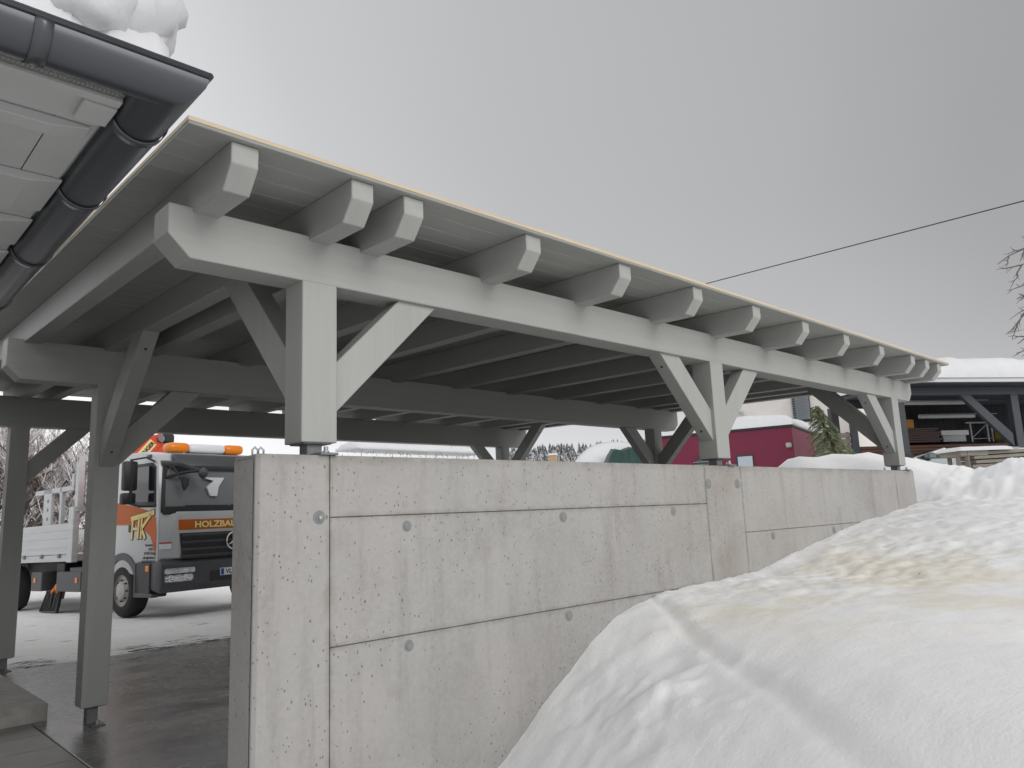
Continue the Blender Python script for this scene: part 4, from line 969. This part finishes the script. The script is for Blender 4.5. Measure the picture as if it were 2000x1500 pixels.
p = F.o+F.ex*xa+F.ey*1.8; yb_.location = (p[0], p[1], gz_+zb_); yb_.rotation_euler = (0, 0, R(90-F.az)); tag(yb_, 'yellow wedge shaped container behind the shed post', 'container')

# ---- parked car in front of the shed
Fc = Frame((*at(1850, 890, 20.0)[:2], -.95), 128)
car = tag(Fc.root('parked_car'), 'dark grey parked car half hidden behind the snow bank', 'car')
xa = Fc.px(1770, 900)[0]; zr = Fc.px(1860, 873)[1]; zs = Fc.px(1850, 892)[1]
T_CAR = mat('car_paint', (.10, .125, .13), .3, .3, coat=.6)
body = [(xa-.9, .25), (xa-.95, .62), (xa-.2, zs-.12), (xa+.2, zs-.02), (xa+4.0, zs), (xa+4.05, .3)]
MB().prism([(a, 0, b) for a, b in body], (0, 1.85, 0)).build('body', T_CAR, car, .06, smooth='auto', seg=2)
top = [(xa+.25, zs-.05), (xa+1.05, zr-.04), (xa+1.6, zr), (xa+2.9, zr-.02), (xa+3.7, zs)]
MB().prism([(a, .12, b) for a, b in top], (0, 1.6, 0)).build('greenhouse', M_GLASS, car, .05, smooth='auto', seg=2)
MB().tube([(xa+.25, .10, zs-.02), (xa+1.05, .11, zr-.03)], .035, 6).build('pillar', T_CHROME, car)
for x in (xa+.1, xa+2.9):
    for y in (.0, 1.63): MB().lathe([(0, 0), (.2, .0), (.33, .02), (.35, .06), (.35, .2), (0, .2)], (x, y, .35), 'y', 20).build('wheel', T_RUBBER, car, smooth='auto')
MB().box((xa+.45, -.16, zs-.04), (xa+.65, .02, zs+.10)).build('mirror', T_CAR, car, .03)

# ---- pile of squared timber with snow
Fp = Frame((*at(1890, 900, 14.6)[:2], 0), 128)
gp_ = hz(Fp.o[0]+.6, Fp.o[1]-.4)
lay = [(905, 2010, 912, 898), (1902, 2010, 897, 889.5), (1903, 2015, 889, 881.5), (1902, 2012, 881, 873)]
x0 = Fp.px(1903, 890)[0]; zz0 = Fp.px(1903, 914)[1]; lh = (Fp.px(1903, 880)[1]-zz0)/4
for k in range(4):
    for j in range(3):
        L_ = 3.4+rnd.uniform(-.3, .3); xo = rnd.uniform(-.06, .10)
        b_ = MB().box((0, 0, 0), (L_, .17, lh-.018)).build('timber_beam', M_TIMBER, None, .006)
        p = Fp.o+Fp.ex*(x0+xo)+Fp.ey*(j*.21+rnd.uniform(-.015, .015)); b_.location = (p[0], p[1], zz0+k*lh); b_.rotation_euler = (R(rnd.uniform(-1, 1)), R(-1.2), R(90-128+rnd.uniform(-1, 1)))
        tag(b_, 'weathered squared timber beam in the snowy pile beside the bank', 'beam', 'timber beams piled by the snow bank')
for k, (pxx, yy_) in enumerate(((1875, .05), (1889, .0), (1890, .45))):
    x = Fp.px(pxx, 895)[0]; zt_ = Fp.px(pxx, 880)[1]; p = Fp.o+Fp.ex*x+Fp.ey*yy_
    b_ = MB().box((-.025, -.03, zz0-.5), (.025, .03, zt_)).build('pallet_stake', M_SLAT, None, .004); b_.location = (p[0], p[1], 0)
    tag(b_, ('outer thin wooden stake under the short block beside the timber pile', 'front wooden stake between short block and timber beams', 'rear wooden stake behind the short block at the timber pile')[k], 'stake', 'stakes at the timber pile')
x0b = Fp.px(1872, 880)[0]
p = Fp.o+Fp.ex*x0b
tb_ = MB().box((0, -.03, 0), (.5, .5, .12)).build('end_block', M_TIMBER, None, .01); tb_.location = (p[0], p[1], Fp.px(1872, 890)[1]-.01); tb_.rotation_euler = (0, 0, R(-38)); tag(tb_, 'short timber block on stakes with snow on top at the end of the pile', 'block')
psn = Fp.root('pile_snow'); psn.location = (Fp.o[0], Fp.o[1], 0)
s1 = slab_snow('pile_snow_cap', psn, x0b-.04, x0b+.95, -.08, .55, Fp.px(1872, 880)[1]-.01, .07, .04, .12, 1)
s2 = slab_snow('pile_snow_patch', psn, x0+1.1, x0+1.9, -.05, .5, zz0+4*lh-.01, .06, .04, .2, 5)
bpy.data.objects.remove(psn)
for s_ in (s1, s2): s_.location = (Fp.o[0], Fp.o[1], 0); s_.rotation_euler = (0, 0, R(90-128)); s_.name = 'timber_snow'
tag(s1, 'snow cap on the short block at the end of the timber pile', 'snow', kind='stuff'); tag(s2, 'thin snow patch lying on the timber beam pile', 'snow', kind='stuff')

# ---- burgundy annex
cr_ = at(1546, 833, 27.0); Fb = Frame((cr_[0], cr_[1], -1.2), 165)       # x runs from far left to the near corner
burg = tag(Fb.root('burgundy_annex'), 'flat roofed burgundy annex with snow on its roof', 'building')
zt_ = float(cr_[2]+1.2); xl = Fb.px(1270, 860)[0]
MB().box((xl, 0, -.5), (0, 6.5, zt_)).build('wall', M_BURG, burg, .01)
MB().box((xl-.05, -.05, zt_), (.05, 6.55, zt_+.07)).build('roof_edge', M_ANTH, burg, .01)
slab_snow('roof_snow', burg, xl-.1, .1, -.1, 6.6, zt_+.07, .42, .13, .5, 9)
def window(F_, root, pa, pb, frame=.07, m=M_BLIND, slats=0):
    (xa, za), (xb, zb_) = F_.px(*pa, 0), F_.px(*pb, 0)
    w_ = MB().box((xa, -.03, zb_), (xb, .06, za)).build('window', M_ANTH, root, .008)
    MB().box((xa+frame, -.045, zb_+frame), (xb-frame*.4, -.028, za-frame)).build('pane', m, w_)
    for k in range(slats):
        z = zb_+frame + (za-zb_-2*frame)*(k+.5)/slats
        MB().prism([(xa-.03, -.07, z-.03), (xa-.03, -.15, z-.055), (xa-.03, -.15, z-.04), (xa-.03, -.07, z-.015)], (xb-xa+.02, 0, 0)).build('slat', mat('blind_slat', (.30, .32, .34), .4, .3), w_)
    return w_
window(Fb, burg, (1437, 889), (1475, 930)); window(Fb, burg, (1358, 896), (1392, 930), .05, M_GLASS, 6)
xa, za = Fb.px(1550, 869); MB().box((-.22, -.18, za-.08), (-.05, .02, za+.08)).build('wall_lamp', M_TUBE, burg, .03)

# ---- white house behind it
wc = at(1662, 842, 33.0); Fw = Frame((wc[0], wc[1], -1.2), 165)
white = tag(Fw.root('white_house'), 'white rendered house with a slatted blind window behind the burgundy annex', 'house')
xl = Fw.px(1400, 800)[0]
MB().box((xl, 0, -.5), (0, 9, 6.6)).build('wall', M_PLASTER, white, .01)
MB().prism([(xl-.5, -.6, 6.6), (.5, -.6, 6.6), (.5, 9.6, 6.6), (xl-.5, 9.6, 6.6)], (0, 0, .25)).build('roof', M_ANTH, white, .01)
slab_snow('roof_snow', white, xl-.5, .5, -.6, 9.6, 6.85, .6, .4, .6, 2)
window(Fw, white, (1545, 768), (1586, 823), .12, M_BLIND, 14)
x_, z_ = Fw.px(1452, 822); MB().tube([(x_-.3, -.1, z_+.4), (x_, -.12, z_+.35), (x_+.05, -.12, z_-.6)], .06, 8).build('drain_pipe', M_TUBE, white, smooth=True)

# ---- slatted privacy screen
Fs = Frame((*at(1660, 880, 22.5)[:2], -.95), 150)
screen = tag(Fs.root('slatted_screen'), 'weathered horizontal slat screen beside the small conifer', 'fence')
xl, zt_ = Fs.px(1588, 846); xr, _ = Fs.px(1660, 846); zt_ = Fs.px(1630, 845)[1]
for k in range(11):
    z = zt_-(k+1)*.165; MB().box((xl, 0, z), (xr, .03, z+.14)).build('slat', M_SLAT, screen, .004)
for x in (xl+.1, (xl+xr)/2, xr-.1): MB().box((x, .03, -.3), (x+.08, .1, zt_)).build('post', M_SLAT, screen)
MB().box((xr+.02, -.05, -.3), (xr+.20, .15, zt_+.25)).build('end_post', M_ANTH, screen, .01)

# ---- small conifer with drooping sprays
def quad_strip(mb, p, d, L_, w_, up):
    side = d.cross(up).normalized()*w_*.5; q = p+d*L_
    mb.v += [tuple(p-side*.4), tuple(p+side*.4), tuple(q+side*.3+Vector((0, 0, -L_*.12))), tuple(q-side*.3+Vector((0, 0, -L_*.12)))]
    o = len(mb.v)-4; mb.f.append((o, o+1, o+2, o+3))
cb_ = at(1640, 893, 17.0); ct_ = at(1592, 793, 17.0)
con = tag(empty('small_conifer', (cb_[0], cb_[1], cb_[2]-.35)), 'small yellow green conifer with drooping branches in the snow', 'tree')
T0 = Vector((0, 0, 0)); T1 = Vector(ct_-cb_)+Vector((0, 0, .35)); 
trunk_pts = [T0, T0.lerp(T1, .35)+Vector((.03, -.05, 0)), T0.lerp(T1, .7)+Vector((.0, -.02, 0)), T1]
MB().tube(trunk_pts, [.05, .038, .022, .006], 7).build('trunk', mat('conifer_bark', (.07, .045, .03), .9), con, smooth=True)
fo = MB(); H = T1.length
for k in range(105):
    t = .06+.94*(k/105)**.9; p = T0.lerp(T1, t); az = k*2.39996; rr = (.62*(1-t)**.75+.06)*rnd.uniform(.7, 1.15)
    if t < .35: rr *= 1.35
    d = Vector((math.cos(az), math.sin(az), .35)).normalized(); prev = p
    n_ = 9
    for i in range(n_):
        d = (d+Vector((0, 0, -.13))).normalized(); q = prev+d*rr/n_
        fo.tube([prev, q], .004, 3, False)
        for s_ in range(12):
            a = rnd.uniform(-1.1, 1.1); dd = (Matrix.Rotation(a, 3, 'Z') @ d + Vector((0, 0, rnd.uniform(-.5, .1)))).normalized()
            quad_strip(fo, prev.lerp(q, rnd.random()), dd, rnd.uniform(.05, .11), .014, Vector((rnd.uniform(-.4, .4), rnd.uniform(-.4, .4), 1)))
        prev = q
fo.build('crown', mat('conifer_needles', (.085, .115, .045), .7, col2=(.18, .21, .095), nscale=7), con)

# ---- snow covered heap with tarpaulin
hc = at(1178, 880, 28.0)
Fh = Frame((hc[0], hc[1], -1.9), 130)
xa, _ = Fh.px(1096, 880); xb, _ = Fh.px(1330, 880); zt_ = Fh.px(1170, 856)[1]
heap = tag(Fh.root('covered_heap'), 'rounded snow covered heap with a dark green tarpaulin', 'heap')
def heap_h(x, y):
    u_ = (x-xa)/(xb-xa); e_ = max(0, 1-abs(2*u_-1)**2.6); ev = max(0, 1-abs(y-1.6)/1.6)**.45
    return zt_*(e_**.42)*ev
mb = MB(); nu, nv = 48, 24
for j in range(nv+1):
    for i in range(nu+1):
        x = xa+(xb-xa)*i/nu; y = 3.2*j/nv; mb.v.append((x, y, heap_h(x, y)+.05*float(fbm(np.array([x]), np.array([y]), 1.2, 3)[0])))
for j in range(nv):
    for i in range(nu): a = j*(nu+1)+i; mb.f.append((a, a+1, a+nu+2, a+nu+1))
mb.build('snow_cover', M_SNOWCAP, heap, smooth=True)
ta, tbm = Fh.px(1183, 902, -.1), Fh.px(1260, 902, -.1); zq = Fh.px(1200, 880, -.1)[1]
mb = MB(); n_ = 30
for i in range(n_+1):
    x = ta[0]+(tbm[0]-ta[0])*i/n_; top_ = zq+.05*math.sin(i*.33)+.05*rnd.random() - .75*max(0, 1-i/9)**1.3
    mb.v += [(x, -.30+.04*math.sin(i*.9), -.2), (x, -.22+.03*math.sin(i*.8+1), top_*.6), (x, -.05+.02*math.sin(i*1.1), top_), (x, .75, top_+.12)]
for i in range(n_):
    for k in range(3): a = i*4+k; mb.f.append((a, a+4, a+5, a+1))
to = mb.build('tarpaulin', M_TARP, heap, smooth=True); sm2 = to.modifiers.new('thick', 'SOLIDIFY'); sm2.thickness = .02

# ---- snow laden hedge / woodpile behind the third post row
hb0 = at(700, 884, 26.0); hb1 = at(958, 890, 30.0)
hedge = tag(empty('snowy_hedge', (hb0[0], hb0[1], -2.2)), 'long low hedge bowed under a white snow cover', 'hedge')
d_ = Vector(hb1-hb0); L_ = math.hypot(d_.x, d_.y); az = math.degrees(math.atan2(d_.x, d_.y)); hedge.rotation_euler = (0, 0, R(90-az))
ztop = float(at(880, 868, 29)[2]+2.2); zlow = float(at(880, 880, 29)[2]+2.2)
tw = MB()
for k in range(2600):
    p = Vector((rnd.uniform(0, L_), rnd.uniform(.1, 1.3), rnd.uniform(.2, zlow+.1))); d = Vector((rnd.uniform(-1, 1), rnd.uniform(-1, 1), rnd.uniform(-.2, 1))).normalized()
    quad_strip(tw, p, d, rnd.uniform(.12, .3), .05, Vector((0, 0, 1)))
tw.build('twigs', mat('dark_twigs', (.05, .04, .03), .9), hedge)
def hh_(x, y):
    e_ = min(x, L_-x, y, 1.4-y); n_ = float(fbm(np.array([x]), np.array([y]), 1.5, 3)[0])
    return (x, y, zlow + ((ztop-zlow)*(1-math.exp(-max(e_, 0)*7))*(1+.5*n_) if e_ > 0 else 0) + .06*n_)
blob_snow('snow_cover', 0, L_, 0, 1.4, zlow-.1, hh_, .14).build('snow_cover', M_SNOWCAP, hedge, smooth=True)

# ---- snow dusted twig material (snow lies on upward faces)
def twig_mat(name, bark, amount):
    m = bpy.data.materials.new(name); m.use_nodes = True; n, l = m.node_tree.nodes, m.node_tree.links; b = n['Principled BSDF']; b.inputs['Roughness'].default_value = .9
    ge = n.new('ShaderNodeNewGeometry'); sp = n.new('ShaderNodeSeparateXYZ'); l.new(ge.outputs['True Normal'], sp.inputs[0])
    t = n.new('ShaderNodeTexCoord'); x = n.new('ShaderNodeTexNoise'); x.inputs['Scale'].default_value = 1.5; l.new(t.outputs['Object'], x.inputs['Vector'])
    ab = n.new('ShaderNodeMath'); ab.operation = 'ABSOLUTE'; l.new(sp.outputs['Z'], ab.inputs[0])
    ad = n.new('ShaderNodeMath'); ad.operation = 'ADD'; l.new(ab.outputs[0], ad.inputs[0]); l.new(x.outputs['Fac'], ad.inputs[1])
    mr = n.new('ShaderNodeMapRange'); mr.inputs['From Min'].default_value = 1.35-amount; mr.inputs['From Max'].default_value = 1.6-amount; l.new(ad.outputs[0], mr.inputs['Value'])
    mx = n.new('ShaderNodeMixRGB'); mx.inputs['Color1'].default_value = (*bark, 1); mx.inputs['Color2'].default_value = (.8, .8, .82, 1); l.new(mr.outputs[0], mx.inputs['Fac'])
    l.new(mx.outputs[0], b.inputs['Base Color']); return m
M_TWIG = twig_mat('snow_dusted_twigs', (.22, .15, .12), .55); M_BARK = mat('grey_bark', (.09, .075, .065), .9, noise=.3, nscale=10)
M_SPRUCE = twig_mat('snowy_hazy_spruce', (.075, .082, .078), .62)  # snow on the trees; distance haze painted in as paler bark and extra snow

def bare_tree(root, H, spread, seed, twigs=3, depth=5, lean=(0, 0), mtw=None, r0=.12, dens=1.0):
    rr = random.Random(seed); wood = MB(); tw = MB()
    def grow(p, d, L_, r_, lv):
        n_ = 4; pts = [p]; q = p; dd = d
        for i in range(n_):
            dd = (dd+Vector((rr.uniform(-.16, .16), rr.uniform(-.16, .16), .05))).normalized(); q = q+dd*L_/n_; pts.append(q)
        (wood if lv < 3 else tw).tube(pts, [r_*(1-.45*i/n_) for i in range(n_+1)], 6 if lv < 2 else 3, False)
        if lv >= depth: return
        for k in range(int((3 if lv else 6)*dens+rr.random()+.5)):
            i = rr.randint(1 if lv else 2, n_); a = rr.uniform(0, 6.28); s_ = Vector((math.cos(a), math.sin(a), rr.uniform(.1, .8)))
            grow(pts[i], (dd*.55+s_*spread).normalized(), L_*rr.uniform(.48, .68), r_*.52, lv+1)
    grow(Vector((0, 0, 0)), Vector((lean[0], lean[1], 1)).normalized(), H*.42, r0, 0)
    wood.build('trunk', M_BARK, root, smooth=True); tw.build('crown', mtw or M_TWIG, root)
# bare tree reaching in at the right
def aimed_tree():
    b0 = at(2110, 880, 20.0); root = tag(empty('bare_tree', (b0[0], b0[1], -1.0)), 'leafless tree with thin twigs reaching over the snowy shed roof', 'tree', None)
    o = Vector((b0[0], b0[1], -1.0)); wood = MB(); tw = MB(); rr = random.Random(5)
    tp = Vector(at(2095, 330, 20.0))-o
    wood.tube([Vector((0, 0, 0)), tp*.4+Vector((.1, .1, 0)), tp*.75, tp], [.16, .12, .07, .02], 8)
    def twig(p, q, r_, lv):
        d = q-p; n_ = 6; pts = [p]
        for i in range(1, n_+1): pts.append(p+d*(i/n_)+Vector((rr.uniform(-1, 1), rr.uniform(-1, 1), rr.uniform(-1, 1)))*d.length*(.035 if i < n_ else .01))
        tw.tube(pts, [max(.0045, r_*(1-.75*i/n_)) for i in range(n_+1)], 5, False)
        if lv < 3:
            for k in range(5 if lv < 2 else 3):
                i = rr.randint(1, n_-1); L_ = d.length*rr.uniform(.18, .38); v_ = (d.normalized()*.8+Vector((rr.uniform(-1, 1), rr.uniform(-1, 1), rr.uniform(-.8, .9)))*.7).normalized()
                twig(pts[i], pts[i]+v_*L_, r_*.55, lv+1)
    for (pa, pb) in (((2098, 420), (1948, 516)), ((2096, 440), (1984, 532)), ((2100, 500), (1986, 562)), ((2100, 540), (1985, 585)), ((2102, 520), (1966, 652)), ((2103, 590), (1988, 672)), ((2100, 460), (2000, 470)), ((2104, 640), (1990, 690)), ((2092, 380), (2020, 420)), ((2104, 480), (2240, 560)), ((2104, 440), (2230, 430)), ((2100, 400), (2180, 300)), ((2096, 360), (2050, 260))):
        a = Vector(at(*pa, 20.0))-o; b = Vector(at(*pb, 19.6+rr.uniform(-.8, .8)))-o
        twig(a, b, .035, 1)
    wood.build('trunk', M_BARK, root, smooth=True); tw.build('crown', mat('bare_twigs', (.17, .15, .145), .9), root)
aimed_tree()
# leafless trees and bushes beyond the truck
LT = [(15, 30, 7.5, 'broad leafless snowy tree behind the flatbed beside the yard'), (70, 34, 9, 'tall leafless snowy tree behind the stake frame of the truck'), (112, 31, 8, 'leafless snowy tree next to the truck headboard'), (-60, 33, 8, 'leafless snowy tree at the end of the yard by the house'), (150, 42, 8, 'far leafless snowy tree behind the truck cab')]
for i, (pxx, D, H_, lab) in enumerate(LT):
    p = at(pxx, 1040, D); t_ = tag(empty('leafless_tree', (p[0], p[1], hz(p[0], p[1])-.1)), lab, 'tree', None)
    bare_tree(t_, H_, .75, 20+i, depth=5, r0=.13, dens=1.25)
for i, (pxx, D, H_, lab) in enumerate(((30, 23, 2.6, 'low snowy bush by the rear of the truck bed'), (60, 22, 2.4, 'brown snowy bush behind the truck dropside'), (128, 24, 2.6, 'snowy bush between stake frame and headboard'), (100, 26, 3.0, 'taller snowy bush behind the stake frame'))):
    p = at(pxx, 1040, D); t_ = tag(empty('snowy_bush', (p[0], p[1], hz(p[0], p[1])-.1)), lab, 'bush', None)
    bare_tree(t_, H_, 1.0, 50+i, depth=4, r0=.04, dens=1.6)
    
# ---- far wood on the hillside
def spruce(mb, p, H_, rr):
    n_ = 9; base = Vector(p)
    mb.tube([base, base+Vector((0, 0, H_*.3))], [H_*.015, H_*.012], 4, False)
    for k in range(n_):
        z = H_*(.06+.9*k/n_); r_ = H_*.24*(1-k/n_)**.85+.12; m_ = 9
        a0 = rr.uniform(0, 6.28)
        for i in range(m_):
            a = a0+6.283*i/m_+rr.uniform(-.2, .2); a2 = a+.30; r2 = r_*rr.uniform(.65, 1.2); dz = -H_*.035*rr.uniform(.5, 1.6)
            o = len(mb.v)
            mb.v += [tuple(base+Vector((0, 0, z+H_*.12))), tuple(base+Vector((math.cos(a-.30)*r2*.75, math.sin(a-.30)*r2*.75, z+dz*.6))), tuple(base+Vector((math.cos(a)*r2, math.sin(a)*r2, z+dz))), tuple(base+Vector((math.cos(a2)*r2*.75, math.sin(a2)*r2*.75, z+dz*.6)))]
            mb.f.append((o, o+1, o+2, o+3))
wd = MB(); rr = random.Random(77)
for k in range(1500):
    pxx = rr.uniform(985, 1330) if k < 1250 else rr.uniform(-150, 200); D = rr.uniform(190, 400)
    p = at(pxx, 900, D); spruce(wd, (p[0], p[1], hz(p[0], p[1])-.5), rr.uniform(7, 13.5), rr)
wood = wd.build('far_wood', M_SPRUCE, None); tag(wood, 'distant snowy spruce wood on the hillside', 'wood', kind='stuff')
# ---- small ochre house in front of the wood
hp = at(1080, 893, 120); sh_ = tag(empty('ochre_cottage', (hp[0], hp[1], hz(hp[0], hp[1])-.5)), 'tiny ochre cottage with snow roof before the distant wood', 'house')
sh_.rotation_euler = (0, 0, .5); zt_ = float(at(1080, 886, 120)[2]-sh_.location.z)
MB().box((-.42, -.6, 0), (.42, .6, zt_-.2)).build('wall', mat('ochre_render', (.42, .27, .17), .9), sh_)
MB().prism([(-.5, -.7, zt_-.25), (.5, -.7, zt_-.25), (0, -.7, zt_+.05)], (0, 1.4, 0)).build('roof', M_SNOWCAP, sh_)

# ---- overhead line
pl0, pl1 = at(608, 755, 45), at(2160, 350.5, 18)
for p, lab in ((pl0, 'wooden utility pole beyond the hedge carrying the overhead wire'), (pl1, 'wooden utility pole by the shed carrying the overhead wire')):
    po = tag(empty('utility_pole', (p[0], p[1], hz(p[0], p[1])-.3)), lab, 'pole')
    z_ = float(p[2])-po.location.z
    MB().tube([(0, 0, 0), (0, 0, z_+.25)], [.13, .09], 10).build('mast', M_BARK, po, smooth=True)
    MB().lathe([(0, .1), (.04, .09), (.05, .03), (.03, 0)], (0, 0, z_-.08), 'z', 10).build('insulator', T_WHITE, po, smooth=True)
tag(MB().tube([tuple(pl0), tuple(pl1)], .014, 6).build('overhead_wire', M_BOLT, None), 'single dark overhead wire crossing the grey sky', 'wire')


# ------------------------------------------------------------------ working units to metres
SM = Matrix.Scale(U, 4)
for me_ in bpy.data.meshes: me_.transform(SM)
for o in bpy.data.objects:
    if o.type in ('LIGHT', 'CAMERA'): continue
    o.location = o.location*U
